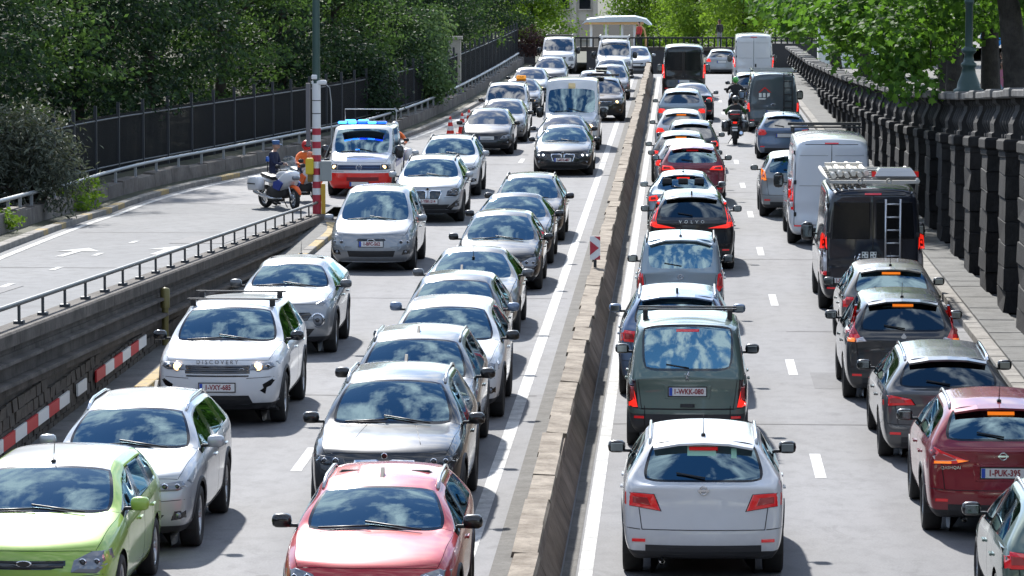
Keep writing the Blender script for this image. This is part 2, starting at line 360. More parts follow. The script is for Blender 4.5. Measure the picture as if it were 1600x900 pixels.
# left footway and kerbs
strip('footway', [[(-9.1, d, .10), (-8.55, d, .11)] for d in D(25, 100)], SLABM)
def kerb_run(name, fx, d0, d1, zf, h=.12, w=.22, yellow=0., n1=300, label=None):
    root = empty(name, (0, d0, 0)); root['kind'] = 'structure'; rnd = random.Random(len(name) * 7 + int(d0)); d = d0; k = 0; ms = {}
    while d < d1 and k < 300:
        l = .98 if d < 130 else 3.9
        a = math.atan2(fx(d + l) - fx(d), l); y = rnd.random() < yellow
        sl = math.atan2(zf(d + l) - zf(d), l)
        if (y, l) not in ms: ms[(y, l)] = MB().box((0, l / 2, 0), (w, l, h + .16), bev=.012).mesh('kerb_stone', YEL if y else KERBM)
        link('kerb_stone', ms[(y, l)], root, (fx(d), d - d0, zf(d) + h / 2 - .08 + rnd.uniform(-.006, .006)), (sl, 0, -a)); d += l + .02; k += 1
kerb_run('left_kerb', lambda d: -8.45 - max(0, d - 94) ** 2 * .018, 34, 101, lambda d: 0., yellow=.55)
kerb_run('right_kerb', lambda d: 5.42, 34, 215, lambda d: 0., .14, .26)
kerb_run('ramp_kerb', lambda d: kx(d) - .30, 45, 215, rz_, .13, .24, yellow=.10)
# right footway of slabs
strip('footway', [[(5.5, d, .10), (6.9, d, .10)] for d in D(30, 215)], SLABM)
sl = empty('paving', (5.55, 40, 0)); sl['kind'] = 'structure'; sm_ = [MB().box((0, 0, 0), (.66, 1.18, .06), bev=.01).mesh('paving_slab', SLABM)]
rnd = random.Random(11); d = 40.
while d < 150:
    link('paving_slab', sm_[0], sl, (.36, d - 40 + .6, .115 + rnd.uniform(-.006, .006)), (rnd.uniform(-.004, .004), rnd.uniform(-.006, .006), 0)); d += 1.2
# ------------------------------------------------ right balustrade wall
BW = empty('balustrade_wall', (6.15, 30, 0), label='tall soot-dark stone wall with piers and balustrade along the right footway', cat='wall')
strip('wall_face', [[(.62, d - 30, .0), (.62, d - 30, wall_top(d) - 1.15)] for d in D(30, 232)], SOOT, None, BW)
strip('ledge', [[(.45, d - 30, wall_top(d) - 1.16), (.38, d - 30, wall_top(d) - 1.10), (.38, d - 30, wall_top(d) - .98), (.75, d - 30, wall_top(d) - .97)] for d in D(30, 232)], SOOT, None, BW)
bal = MB().lathe([(.13, 0), (.13, .07), (.08, .10), (.12, .16), (.17, .27), (.175, .34), (.13, .47), (.075, .58), (.07, .64), (.12, .68), (.12, .76)], 10).mesh('baluster', SOOT)
rnd = random.Random(2); PD = [56.85 + 4.45 * k for k in range(-4, 40)]; blkm = []
for k in range(7):
    m = MB(); m.box((0, 0, 0), (.62, rnd.uniform(1.44, 1.52), .40), bev=.014); m.v = [(x + rnd.uniform(-.028, .028), y + rnd.uniform(-.03, .03), z) for x, y, z in m.v]
    me = m.mesh('stone_block', SOOT); blkm.append(me)
ped = MB(); q_ = [(.29, 0), (.29, .10), (.24, .13), (.25, .30), (.20, .42), (.13, .56), (.12, .66), (.20, .72), (.22, .84)]; ped.prism([(x, z) for x, z in q_] + [(-x, z) for x, z in q_[::-1]], -.50, .50, 'Y'); ped_m = ped.mesh('pedestal', SOOT)
lb = MB(); lb.box((0, 0, .12), (.74, 1.62, .24), bev=.04); lb.box((0, 0, -.06), (.66, 1.54, .12), bev=.02); lb_m = lb.mesh('corbel', SOOT)
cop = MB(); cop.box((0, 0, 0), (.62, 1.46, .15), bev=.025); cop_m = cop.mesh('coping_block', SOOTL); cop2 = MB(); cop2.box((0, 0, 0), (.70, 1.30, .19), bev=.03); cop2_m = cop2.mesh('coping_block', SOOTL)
nb = 0
for d in PD:
    if d > 228: break
    zt = wall_top(d); sl_ = math.atan2(wall_top(d + 2) - wall_top(d - 2), 4); zl = zt - 1.2
    if zl > .5:
        n = max(1, int(round((zl - .12) / .41))); h = (zl - .12) / n
        pier = MB().box((.40, 0, (zl + .05) / 2), (.56, 1.40, zl - .1)).build('pier', SOOT, BW, (0, d - 30, 0))
        if d < 135:
            for r in range(n):
                o = link('stone_block', blkm[rnd.randrange(7)], pier, (.33 + rnd.uniform(-.012, .012), 0, .12 + h * (r + .5))); o.scale = (1, 1, h / .40 * .992)
        link('corbel', lb_m, BW, (.34, d - 30, zl), (sl_, 0, 0))
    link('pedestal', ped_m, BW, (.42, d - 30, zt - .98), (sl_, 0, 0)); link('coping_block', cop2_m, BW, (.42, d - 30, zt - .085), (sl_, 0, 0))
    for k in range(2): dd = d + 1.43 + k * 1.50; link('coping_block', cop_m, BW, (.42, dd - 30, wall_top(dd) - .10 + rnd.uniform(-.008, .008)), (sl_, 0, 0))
    if 55 < d < 175:
        for k in range(5): dd = d + .92 + k * .65; link('baluster', bal, BW, (.42, dd - 30, wall_top(dd) - .97)); nb += 1
# upper street on the right
ups = strip('upper_street', [[(6.85, d, wall_top(d) - 1.05), (14, d, wall_top(d) - 1.05), (60, d, wall_top(d) - .9)] for d in D(25, 600, 6)], concrete('street_paving', (.15, .145, .135), (.07, .065, .06), .5, .6))
# ------------------------------------------------ left bank: low wall, rail, iron fence, slope
LW = empty('low_wall', (0, 45, 0), label='low rough stone wall curving along the far side of the ramp', cat='wall')
def off(d, o):     # point beside the kerb curve
    t = (kx(d + .5) - kx(d - .5)); n = math.hypot(1, t); return (kx(d) - o / n, d + o * t / n)
d = 46.; rnd = random.Random(9)
while d < 232:
    l = 1.9; V = []
    h = rnd.uniform(.46, .56) if d < 100 else rnd.uniform(.42, .50)
    for dd in (d, d + l - .03):
        for o, z in ((.95, -.1), (.98, h), (1.32, h + .02), (1.35, -.1)): x, y = off(dd, o); V.append((x, y - 45, rz_(dd) + z))
    MB().add(V, [(0, 1, 5, 4), (1, 2, 6, 5), (2, 3, 7, 6), (0, 3, 2, 1), (4, 5, 6, 7)]).build('wall_block', LOWW, LW); d += l
strip('verge', [[(*off(d, .40), rz_(d) + .06), (*off(d, .98), rz_(d) + .09)] for d in D(45, 232)], EARTH)
LR = empty('hand_rail', (0, 45, 0), label='pale metal hand rail on short posts along the low stone wall', cat='railing')
pts = []
pm2 = MB().box((0, 0, .16), (.07, .07, .34)).mesh('post', GALV); d = 46.
while d < 228:
    x, y = off(d, 1.12); link('post', pm2, LR, (x, y - 45, rz_(d) + .46)); d += 2.4
MB().tube([(off(d, 1.12)[0], off(d, 1.12)[1] - 45, rz_(d) + .80) for d in D(45, 228, 2)], .05, 6).build('rail', GALV, LR)
IF = empty('iron_fence', (0, 60, 0), label='tall dark iron fence of upright bars between the ramp and the trees', cat='fence')
def fz(d): return rz_(d) + .45
def fo(d): return interp(d, [(60, 2.2), (138, 2.2), (168, 1.45), (240, 1.4)])
bm_ = MB().box((0, 0, .85), (.025, .025, 1.75)).mesh('bar', IRON); pm3 = MB().box((0, 0, 1.0), (.09, .09, 2.1)).mesh('post', mat('post_grey', (.05, .055, .065), .5, .3)); d = 70.; bars = MB(); k = 0
while d < 234:
    x, y = off(d, fo(d))
    if k % 22 == 0: link('post', pm3, IF, (x, y - 60, fz(d)))
    else: bars.box((x, y - 60, fz(d) + .85), (.028, .028, 1.75))
    d += .115 if d < 160 else .16; k += 1
o = bars.build('bars', IRON, IF, fix=False); o['kind'] = 'stuff'
for h in (1.62, .25): MB().tube([(off(d, fo(d))[0], off(d, fo(d))[1] - 60, fz(d) + h) for d in D(70, 234, 2)], .028, 5).build('fence_rail', mat('fence_rail_grey', (.10, .105, .11), .5, .3), IF)
strip('bank', [[(*off(d, 1.3), rz_(d) + .40), (*off(d, 2.4), rz_(d) + .45), (*off(d, 6), rz_(d) + 1.0), (*off(d, 14), rz_(d) + 3.2), (off(d, 22)[0], d, rz_(d) + 6.), (-95, d, 9)] for d in D(45, 330, 4)], EARTH)
# ------------------------------------------------ far end: cross wall above the second underpass, square behind it
CW = empty('cross_wall', (0, 236, 0), label='dark wall with iron balustrade crossing above the far underpass', cat='wall')
m = MB(); m.box((-2.2, 0, .0), (6.6, .5, 1.5)); m.box((3.4, .4, .65), (4.2, .5, .5)); m.box((-9.6, 0, .2), (2.0, .6, 1.9)); m.box((9., 0, .4), (7, .6, 1.6)); m.build('wall_panel', mat('far_dark_stone', (.05, .048, .05), .8), CW)
MB().box((-.2, .1, .86), (17, .7, .22)).build('lintel', DKCONC, CW); MB().box((-.2, -.1, 1.52), (17, .12, .10)).build('top_rail', IRON, CW)
bb = MB().box((0, 0, 0), (.09, .09, .56)).mesh('baluster', IRON)
for k in range(46): link('baluster', bb, CW, (-8.4 + k * .365, -.1, 1.22))
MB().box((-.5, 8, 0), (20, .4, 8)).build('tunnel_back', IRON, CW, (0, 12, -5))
strip('square', [[(x, d, .93 - .028 * (d - 236)) for x in (-90, -8, 0, 9, 90)] for d in D(236.4, 440, 20)], concrete('square_paving', (.34, .33, .30), (.2, .19, .18), .4, .5))

# ------------------------------------------------ the overpass the photograph is taken from, and unseen houses added behind it to darken reflections and cut sky fill
ov = empty('overpass', (-1.5, -6, 0), label='stone overpass across the carriageways from which the traffic is watched', cat='bridge')
MB().box((0, 0, 4.9), (40, 13, .8)).build('deck', DKCONC, ov); MB().box((0, 6.2, 5.75), (40, .35, .9)).build('parapet', SOOT, ov)
for xx in (-8.4, -.0, 8.2): MB().box((xx, 0, 2.2), (.7 if xx else .4, 12.4, 4.6)).build('pier', SOOT, ov)
FRONT = concrete('added_house_front', (.14, .10, .08), (.07, .055, .045), .5, .6)
for i, (x, y, w, h) in enumerate(((-34, -34, 26, 19), (-6, -40, 28, 22), (23, -34, 27, 18))):
    hb_ = empty('added_house', (x, y, 3.5), label=('unseen brick house added behind the overpass to darken reflections, left one', 'unseen brick house added behind the overpass to darken reflections, middle one', 'unseen brick house added behind the overpass to darken reflections, right one')[i], cat='building')
    MB().box((0, -5, h / 2), (w, 10, h)).build('wall', FRONT, hb_)
    wm2 = MB().box((0, 0, 0), (1.2, .16, 2.0)).mesh('window', IRON)
    for fl in range(int(h // 3.4)):
        for k in range(int(w // 2.6)): link('window', wm2, hb_, (-w / 2 + 1.6 + k * 2.6, 0, 2. + fl * 3.4))
# ================================================================ VEHICLES
def paint(name, col, metal=.25, rough=.32, dirty=.5):
    key = 'paint_' + name
    if key in MATS: return MATS[key]
    m = mat(key, col, rough, metal, coat=1.0, coat_r=.04, spec=.25); g = NG(m)
    ge = g.n('ShaderNodeNewGeometry')
    n = g.noise(1.7, 5, .6, g.pos()); d = g.ramp(n, [(.35, 0.), (.75, .22 * dirty)])
    c = g.mixc(d, col, (.30, .28, .25)); sz = g.n('ShaderNodeSeparateXYZ'); g.l(g.pos(), sz.inputs[0]); lo = g.math('MULTIPLY', g.ramp(sz.outputs[2], [(.22, .55 * min(1., dirty * 1.6)), (.62, 0.)]), g.ramp(g.noise(5., 5, .7, g.pos()), [(.3, .3), (.7, 1.)])); c = g.mixc(lo, c, (.16, .145, .125)); c2 = g.mixc(ge.outputs['Backfacing'], c, (.012, .012, .014)); g.l(c2, g.b.inputs['Base Color'])
    rr = g.ramp(n, [(.3, rough), (.8, min(1, rough + .18))]); g.l(rr, g.b.inputs['Roughness'])
    cr = g.ramp(n, [(.3, .03), (.8, .12)]); g.l(cr, g.b.inputs['Coat Roughness'])
    mt = g.math('MULTIPLY', g.math('SUBTRACT', 1., ge.outputs['Backfacing']), metal); g.l(mt, g.b.inputs['Metallic'])
    ct = g.math('SUBTRACT', 1., ge.outputs['Backfacing']); g.l(ct, g.b.inputs['Coat Weight'])
    return m
def glassmat(name, tint, ior=1.75, refl=(1, 1, 1)):
    if name in MATS: return MATS[name]
    m = bpy.data.materials.new(name); m.use_nodes = True; g = NG(m); g.t.nodes.remove(g.b)
    tr = g.n('ShaderNodeBsdfTransparent'); tr.inputs[0].default_value = (*tint, 1)
    gl = g.n('ShaderNodeBsdfGlossy'); gl.inputs['Roughness'].default_value = .015; gl.inputs[0].default_value = (*refl, 1)
    fr = g.n('ShaderNodeFresnel'); fr.inputs[0].default_value = ior
    mx = g.n('ShaderNodeMixShader'); g.l(fr.outputs[0], mx.inputs[0]); g.l(tr.outputs[0], mx.inputs[1]); g.l(gl.outputs[0], mx.inputs[2])
    g.l(mx.outputs[0], g.o.inputs[0]); MATS[name] = m; return m
GL_CLEAR = glassmat('car_glass_clear', (.26, .34, .37), 3.1, (.64, .90, 1.0))
GL_DARK = glassmat('car_glass_privacy', (.05, .06, .065), 2.2, (.80, .93, 1.0))
GL_FAR = mat('car_glass_far', (.008, .012, .016), .03, spec=.5, ior=2.8)
GL_LAMP = glassmat('lamp_cover', (.80, .82, .84), 1.5)
BLACK = mat('black_plastic', (.012, .012, .013), .45); GLOSSB = mat('gloss_black', (.006, .006, .007), .12, coat=.6)
CLAD = mat('grey_plastic', (.028, .028, .03), .6); RUBBER = mat('tyre_rubber', (.018, .018, .018), .82)
CHROME = mat('chrome', (.75, .76, .78), .12, 1.); ALLOY = mat('alloy_rim', (.42, .43, .44), .32, .85); STEELRIM = mat('dark_rim', (.06, .06, .065), .4, .6)
LAMPIN = mat('headlamp_reflector', (.17, .185, .21), .30, .45, coat=1.); LAMPDK = mat('headlamp_dark', (.03, .033, .038), .2, .3, coat=1.)
LIT = mat('headlamp_lit', (1, .8, .5), .3, emit=(1., .60, .24), es=2.4); LITW = mat('headlamp_led', (1, 1, 1), .3, emit=(.85, .93, 1.), es=3.0)
TAIL = mat('tail_red', (.50, .010, .016), .12, coat=1., emit=(.9, .02, .02), es=.10); TAILLIT = mat('tail_lit', (.6, .01, .01), .2, emit=(1., .03, .015), es=.55, coat=1.)
TAILW = mat('tail_clear', (.62, .58, .58), .12, .3, coat=1.); AMBER = mat('amber_lit', (.8, .22, .02), .2, emit=(1., .22, .02), es=.45, coat=1.)
PLATE = mat('plate_white', (.72, .72, .70), .4); PLATERED = mat('plate_text_red', (.26, .008, .02), .5); EUBLUE = mat('plate_blue', (.02, .07, .42), .4)
SEAT = mat('seat_fabric', (.022, .022, .025), .85); SEATB = mat('seat_beige', (.20, .16, .12), .8); MIRG = mat('mirror_glass', (.20, .24, .26), .05, 1.)
WHITEP = mat('white_paper', (.75, .78, .74), .6); ORANGE = mat('hivis_orange', (.85, .13, .02), .55); REDP = mat('red_plastic', (.55, .02, .02), .4)

def P(**k):
    p = dict(L=4.4, W=.90, H=1.48, zb=.21, zn=.72, zc=1.0, yc=1.08, yw=1.95, zw=None, bf=.93, br=1.02, yr=.55, zr=None, yq=.14, zq=1.04, zt=.98,
             wr=.60, yB=None, yC=1.12, yCu=None, wheel=.325, tw=.215, fa=.88, ra=.86, quarter=True, clad=False, crown=.03, nose_round=.24, tail_round=.16,
             glassrear=True, glassside=True, tail_tuck=.0, roofblack=False, rw_side=.07, hood_bulge=.0, bumper_trim=False, nose_slope=.07)
    p.update(k); return p
HATCH = P()
SEDAN = P(L=4.85, W=.925, H=1.46, zn=.74, zc=1.0, yc=1.28, yw=2.15, yr=1.45, yq=.62, zq=1.09, zt=1.05, bf=.95, br=1.02, yC=1.55, yCu=1.75, quarter=False, wheel=.33, fa=.85, ra=1.05, wr=.58)
WAGON = P(L=4.9, W=.925, H=1.48, zn=.76, zc=1.0, yc=1.28, yw=2.15, yr=.48, yq=.16, zq=1.04, zt=.99, bf=.94, br=1.02, yC=1.5, wheel=.33, fa=.85, ra=1.05, wr=.60)
SUV = P(L=4.5, W=.925, H=1.66, zb=.25, zn=.90, zc=1.13, yc=1.12, yw=1.85, bf=1.06, br=1.14, yr=.52, yq=.17, zq=1.16, zt=1.08, wr=.63, wheel=.36, tw=.235, fa=.90, ra=.88, clad=True)
BIGSUV = P(L=4.7, W=.95, H=1.69, zb=.26, zn=.95, zc=1.17, yc=1.28, yw=2.0, bf=1.09, br=1.15, yr=.55, yq=.2, zq=1.18, zt=1.10, wr=.65, wheel=.375, tw=.25, fa=.88, ra=.95, clad=True)
MPV = P(L=4.8, W=.94, H=1.72, zb=.22, zn=.82, zc=1.08, yc=.95, yw=1.95, bf=1.0, br=1.06, yr=.42, yq=.16, zq=1.12, zt=1.0, wr=.66, wheel=.335, fa=.93, ra=.92, yC=1.25)
CITY = P(L=3.7, W=.83, H=1.68, zb=.2, zn=.82, zc=1.07, yc=.85, yw=1.5, bf=.98, br=1.02, yr=.18, yq=.06, zq=1.08, zt=1.0, wr=.66, wheel=.29, tw=.18, fa=.7, ra=.55, yC=.82, rw_side=.10, tail_round=.12)
LUDO = P(L=4.12, W=.87, H=1.80, zb=.24, zn=.86, zc=1.10, yc=.95, yw=1.6, bf=1.05, br=1.06, yr=.20, yq=.07, zq=1.10, zt=1.0, wr=.70, wheel=.30, tw=.18, fa=.75, ra=.62, yC=.95, rw_side=.09, tail_round=.10)
VAN = P(L=5.6, W=1.0, H=2.5, zb=.26, zn=1.02, zc=1.30, yc=.80, yw=1.45, zw=2.08, bf=1.18, br=1.20, yr=.10, yq=.05, zq=1.22, zt=1.05, wr=.86, wheel=.345, tw=.22, fa=.95, ra=1.05, yB=.95, yC=1.2, quarter=False, glassrear=False, glassside=False, rw_side=.10, tail_round=.06, crown=.05)
MIDVAN = P(L=4.95, W=.97, H=1.96, zb=.24, zn=.98, zc=1.22, yc=.82, yw=1.55, zw=1.86, bf=1.12, br=1.14, yr=.16, yq=.06, zq=1.16, zt=1.0, wr=.80, wheel=.335, fa=.93, ra=.95, yB=.75, yC=1.2, rw_side=.10, tail_round=.08)

def cage(p):
    L, W = p['L'], p['W']; F, B = L / 2, -L / 2
    H = p['H']; zw = p['zw'] or H - .06; zr = p['zr'] or H - .05
    yc = F - p['yc']; yw = F - p['yw']; yr = B + p['yr']; yq = B + p['yq']; yC = B + p['yC']
    yCu = B + p['yCu'] if p['yCu'] else max(yC - .02, yr + .25)
    yB = p['yB'] if p['yB'] is not None else (yC + yc - .25) / 2 + .02
    yBu = min(yB - .02, yw - .25)
    ra_y = B + p['ra']
    #       lower y         upper y                    top z                      belt z            width  roof?
    zn, zc = p['zn'], p['zc']; bf, br = p['bf'], p['br']
    mid = lambda a, b, t: a + (b - a) * t
    st = [
        [F - .20, F - p['nose_slope'], zn, zn - .05, .90, 0],
        [F - .50, F - .26, mid(zn, zc, .30) + .015, zn + .02, .965, 0],
        [F - .85, mid(F - .26, yc, .55), mid(zn, zc, .72) + .015 + p['hood_bulge'], mid(zn, bf, .65), .99, 0],
        [yc - .20, yc, zc, bf - .01, 1.0, .0],
        [yc - .50, mid(yc, yw, .5), mid(zc, zw, .5) + .035, mid(bf, br, .1), 1.0, .5],
        [yc - .85, yw, zw, mid(bf, br, .25), 1.0, 1],
        [yB, yBu, H, mid(bf, br, .45), 1.0, 1],
        [yB - .10, yBu - .10, H, mid(bf, br, .55), 1.0, 1],
        [yC, yCu, H - .01, mid(bf, br, .85), 1.0, 1],
        [yC - .12, yCu - .10, H - .015, mid(bf, br, .9), .995, 1],
        [max(yr + .02, B + .42) if p['yr'] < 1 else yr - .1, yr, zr, br, .985, 1],
        [B + .30 if p['yr'] < 1 else mid(yr, yq, .5), mid(yr, yq, .5), mid(zr, p['zq'], .5) + .02, br, .97, 1],
        [B + .20 if p['yr'] < 1 else yq, yq, p['zq'], br - .01, .955, 1],
        [B + .11, B + .05, p['zt'], p['zt'] - .05, .93, 0]]
    # strictly falling lower stations
    for i in range(1, 14): st[i][0] = min(st[i][0], st[i - 1][0] - .05)
    for i in range(12, -1, -1): st[i][0] = max(st[i][0], st[i + 1][0] + .05)
    G = []
    wr = p['wr']; zb = p['zb']
    for i, (yl, yu, top, belt, ws, rf) in enumerate(st):
        w = W * ws; h = belt - zb
        row = [(.86 * w, yl, zb), (.965 * w, yl, zb + .09), (.99 * w, yl, zb + .09 + (h - .19) * .33), (w, yl, zb + .09 + (h - .19) * .70), (.985 * w, yl, belt - .10), (.945 * w, yl, belt)]
        if i == 0: row = [(x, yl + (.0 if k not in (0,) else -.02), z) for k, (x, _, z) in enumerate(row)]
        c = p['crown']
        if i <= 2:
            d = top - belt
            pr = p['nose_round'] if i == 0 else .10
            for fx, fz, k in ((.86, .55, .74), (.72, .82, .50), (.38, .97, .14), (0, 1, 0)):
                row.append((fx * w, yu - pr * k, belt + d * fz))
        elif i == 3:
            row += [(.92 * w, yc - .20, belt + .015), (.84 * w, yc - .16, top - .045), (.42 * w, yc - .04, top - .008), (0, yc, top)]
        elif i == 4:
            x6 = (.92 * W + wr + .02) / 2 + .012; x7 = (.84 * W + wr - .06) / 2 + .01
            row += [(x6, yu - .17, top - .075), (x7, yu - .11, top - .03), (x7 * .5, yu - .03, top), (0, yu, top + .004)]
        elif i <= 9:
            sl = .03 if i == 5 else 0.
            row += [(wr + .025, yu - (.12 if i == 5 else 0), top - .10 - sl * .3), (wr - .05, yu - (.08 if i == 5 else 0), top - .032), (wr * .5, yu - (.02 if i == 5 else 0), top - .006 + c * .4), (0, yu, top + c * .6)]
        elif i <= 12:
            t = (0, .5, 1)[i - 10]; xs = p['rw_side']
            x7 = (wr - .05) * (1 - t) + (W * .955 - xs - .10) * t; x6 = (wr + .02) * (1 - t) + (W * .955 * .945 - .02) * t
            x6 = max(x6, x7 + .03)
            zz = top - .08 * (1 - t) - .005
            row += [(x6, yu + .09 * (1 - t * .5), zz if i < 12 else belt + .02), (x7, yu + .05, top - .02 * (1 - t) - .004), (x7 * .5, yu + .012, top), (0, yu, top + c * .4 * (1 - t))]
        else:
            d = top - belt
            for fx, fz, k in ((.90, .5, .62), (.76, .85, .40), (.40, 1, .10), (0, 1, 0)):
                row.append((fx * w, yu + p['tail_round'] * k * .6, belt + d * fz))
        G.append(row)
    return G, st

TAG = dict(paint=0, windscreen=1, rear=2, frontw=3, rearw=4, quarter=5, under=6, clad=7, trim=8, roof=9, fdoor=10, rdoor=11, bonnet=12)
def shell_rays(p): return shell(p, 2)[4]
def shell(p, lod):
    G, st = cage(p); W, L = p['W'], p['L']; F, B = L / 2, -L / 2
    bm = bmesh.new(); cr = bm.edges.layers.float.new('crease_edge')
    ns, nr = 14, 10
    vr = {}; 
    for i in range(ns):
        for r in range(nr):
            x, y, z = G[i][r]; vr[(i, r, 1)] = bm.verts.new((x, y, z)); vr[(i, r, -1)] = vr[(i, r, 1)] if r == 9 else bm.verts.new((-x, y, z))
    def quad(a, b, c, d, tag, s):
        vs = (a, b, c, d) if s > 0 else (d, c, b, a)
        f = bm.faces.new(vs); f.material_index = tag; f.smooth = True; return f
    for s in (1, -1):
        for i in range(ns - 1):
            for r in range(nr - 1):
                t = 0
                if r == 0: t = 7 if p['clad'] else 0
                if i in (0, 12) and r < int(p['bumper_trim']): t = 7
                if r in (1, 2, 3, 4):
                    if i in (3, 4, 5): t = 10
                    elif i in (7,): t = 11 if p['glassside'] else 0
                    elif i == 6: t = 10
                if r == 5:
                    if i == 3: t = 8
                    elif i in (4, 5): t = 3
                    elif i == 6: t = 8
                    elif i == 7: t = 4 if p['glassside'] else 0
                    elif i == 8: t = (8 if p['quarter'] else 0) if p['glassside'] else 0
                    elif i == 9: t = 5 if (p['quarter'] and p['glassside']) else 0
                if r >= 7 and i in (3, 4): t = 1
                if r >= 7 and i in (10, 11) and p['glassrear']: t = 2
                if r >= 6 and i in (0, 1, 2): t = 12
                if r >= 7 and i in (5, 6, 7, 8, 9) and p['roofblack']: t = 9
                quad(vr[(i, r, s)], vr[(i, r + 1, s)], vr[(i + 1, r + 1, s)], vr[(i + 1, r, s)], t, s)
    for i in range(ns - 1):
        bm.faces.new((vr[(i, 0, 1)], vr[(i + 1, 0, 1)], vr[(i + 1, 0, -1)], vr[(i, 0, -1)])).material_index = 6
    _cr = []
    # end faces
    for end, i, yo, sg in (('F', 0, F, 1), ('R', 13, B, -1)):
        pr = p['nose_round'] if sg > 0 else p['tail_round']
        off = (.10, .02, .0, .015, .035) if sg > 0 else (.07, .01, .0, .03 + p['tail_tuck'] * .5, .05 + p['tail_tuck'])
        fr = {}
        for r in range(5):
            x0, y0, z0 = G[i][r]
            fr[(r, 0, 1)] = vr[(i, r, 1)]; fr[(r, 0, -1)] = vr[(i, r, -1)]
            for j, fx in ((1, .90), (2, .74), (3, .40), (4, 0)):
                k = (abs(fx) ** 2.6) * pr * .8
                y = yo - sg * (off[r] + k)
                fr[(r, j, 1)] = bm.verts.new((x0 * fx, y, z0)); fr[(r, j, -1)] = fr[(r, j, 1)] if j == 4 else bm.verts.new((-x0 * fx, y, z0))
        for s in (1, -1):
            for j in range(5): fr[(5, j, s)] = vr[(i, 5 + j, s)]
            for r in range(5):
                for j in range(4):
                    t = 7 if (r == 0 and p['clad']) or r < int(p['bumper_trim']) else 0
                    quad(fr[(r, j, s)], fr[(r, j + 1, s)], fr[(r + 1, j + 1, s)], fr[(r + 1, j, s)], t, s * sg)
        for s in (1, -1):
            for r, cv in ((1, .3), (2, .3), (3, .35)):
                for j in range(4): _cr.append((fr[(r, j, s)], fr[(r, j + 1, s)], cv))
        bm.faces.new([fr[(0, j, 1)] for j in range(5)] + [fr[(0, j, -1)] for j in (3, 2, 1, 0)]).material_index = 6
    bm.normal_update()
    def crease(a, b, v):
        e = bm.edges.get((a, b))
        if e: e[cr] = v
    for a_, b_, v_ in _cr: crease(a_, b_, v_)
    for s in (1, -1):
        for i in range(ns - 1):
            crease(vr[(i, 5, s)], vr[(i + 1, 5, s)], .6 if i > 2 else .3); crease(vr[(i, 4, s)], vr[(i + 1, 4, s)], .38); crease(vr[(i, 2, s)], vr[(i + 1, 2, s)], .22)
            if i <= 2: crease(vr[(i, 6, s)], vr[(i + 1, 6, s)], .45)
            if i in (3, 4): crease(vr[(i, 7, s)], vr[(i + 1, 7, s)], .5); crease(vr[(i, 6, s)], vr[(i + 1, 6, s)], .4)
            if i in (10, 11): crease(vr[(i, 7, s)], vr[(i + 1, 7, s)], .5)
            if 5 <= i <= 9: crease(vr[(i, 6, s)], vr[(i + 1, 6, s)], .45); crease(vr[(i, 7, s)], vr[(i + 1, 7, s)], .2)
            crease(vr[(i, 0, s)], vr[(i + 1, 0, s)], .6)
        for r in range(7, 9):
            crease(vr[(3, r, s)], vr[(3, r + 1, s)], .7); crease(vr[(5, r, s)], vr[(5, r + 1, s)], .4)
            crease(vr[(10, r, s)], vr[(10, r + 1, s)], .75); crease(vr[(12, r, s)], vr[(12, r + 1, s)], .6)
        for r in range(5, 9): crease(vr[(13, r, s)], vr[(13, r + 1, s)], .35); crease(vr[(0, r, s)], vr[(0, r + 1, s)], .25)
    me = bpy.data.meshes.new('c'); bm.to_mesh(me); bm.free()
    o = bpy.data.objects.new('c', me); md = o.modifiers.new('s', 'SUBSURF'); md.levels = lod; md.render_levels = lod
    me2 = evaluated(o); bpy.data.meshes.remove(me)
    n = len(me2.vertices); V = np.empty(n * 3); me2.vertices.foreach_get('co', V); V = V.reshape(-1, 3)
    nf = len(me2.polygons); T = np.empty(nf, dtype=np.int32); me2.polygons.foreach_get('material_index', T)
    FF = np.empty(nf * 4, dtype=np.int32); me2.loops.foreach_get('vertex_index', FF); FF = FF.reshape(-1, 4)
    if lod > 2:      # a coarser copy of the same limit surface serves for the rays
        full = shell_rays(p)
    else: full = BVHTree.FromPolygons(V.tolist(), FF.tolist())
    bpy.data.meshes.remove(me2)
    # wheel arches
    rad = p['wheel'] + .055; keep = np.ones(nf, bool)
    side = np.abs(V[:, 0]) > .55 * W
    for ya in (F - p['fa'], B + p['ra']):
        dy, dz = V[:, 1] - ya, V[:, 2] - p['wheel']; d = np.hypot(dy, dz); ins = (d < rad) & side
        keep &= ~ins[FF].all(axis=1)
        mv = ins & (d > 1e-4); sc = rad / np.maximum(d, 1e-4)
        V[mv, 1] = ya + dy[mv] * sc[mv]; V[mv, 2] = p['wheel'] + dz[mv] * sc[mv]
    return V, FF, T, keep, full, st

def sub(V, FF, ids, shrink=0.):
    F = FF[ids]; used, inv = np.unique(F, return_inverse=True); vs = V[used].copy(); F = inv.reshape(F.shape)
    if shrink and len(vs):      # pull the rim inwards: a real shut line
        E = np.sort(np.concatenate([F[:, [0, 1]], F[:, [1, 2]], F[:, [2, 3]], F[:, [3, 0]]]), axis=1)
        U, cnt = np.unique(E, axis=0, return_counts=True); rim = np.zeros(len(vs), bool); rim[U[cnt == 1].ravel()] = True
        acc = np.zeros_like(vs); num = np.zeros(len(vs))
        for a, b in ((0, 1), (1, 0)):
            k = rim[U[:, a]] & ~rim[U[:, b]]; np.add.at(acc, U[k, a], vs[U[k, b]]); np.add.at(num, U[k, a], 1)
        ok = num > 0; d = acc[ok] / num[ok, None] - vs[ok]; l = np.linalg.norm(d, axis=1, keepdims=True); vs[ok] += d / np.maximum(l, 1e-6) * np.minimum(shrink, l * .4)
    return vs, F

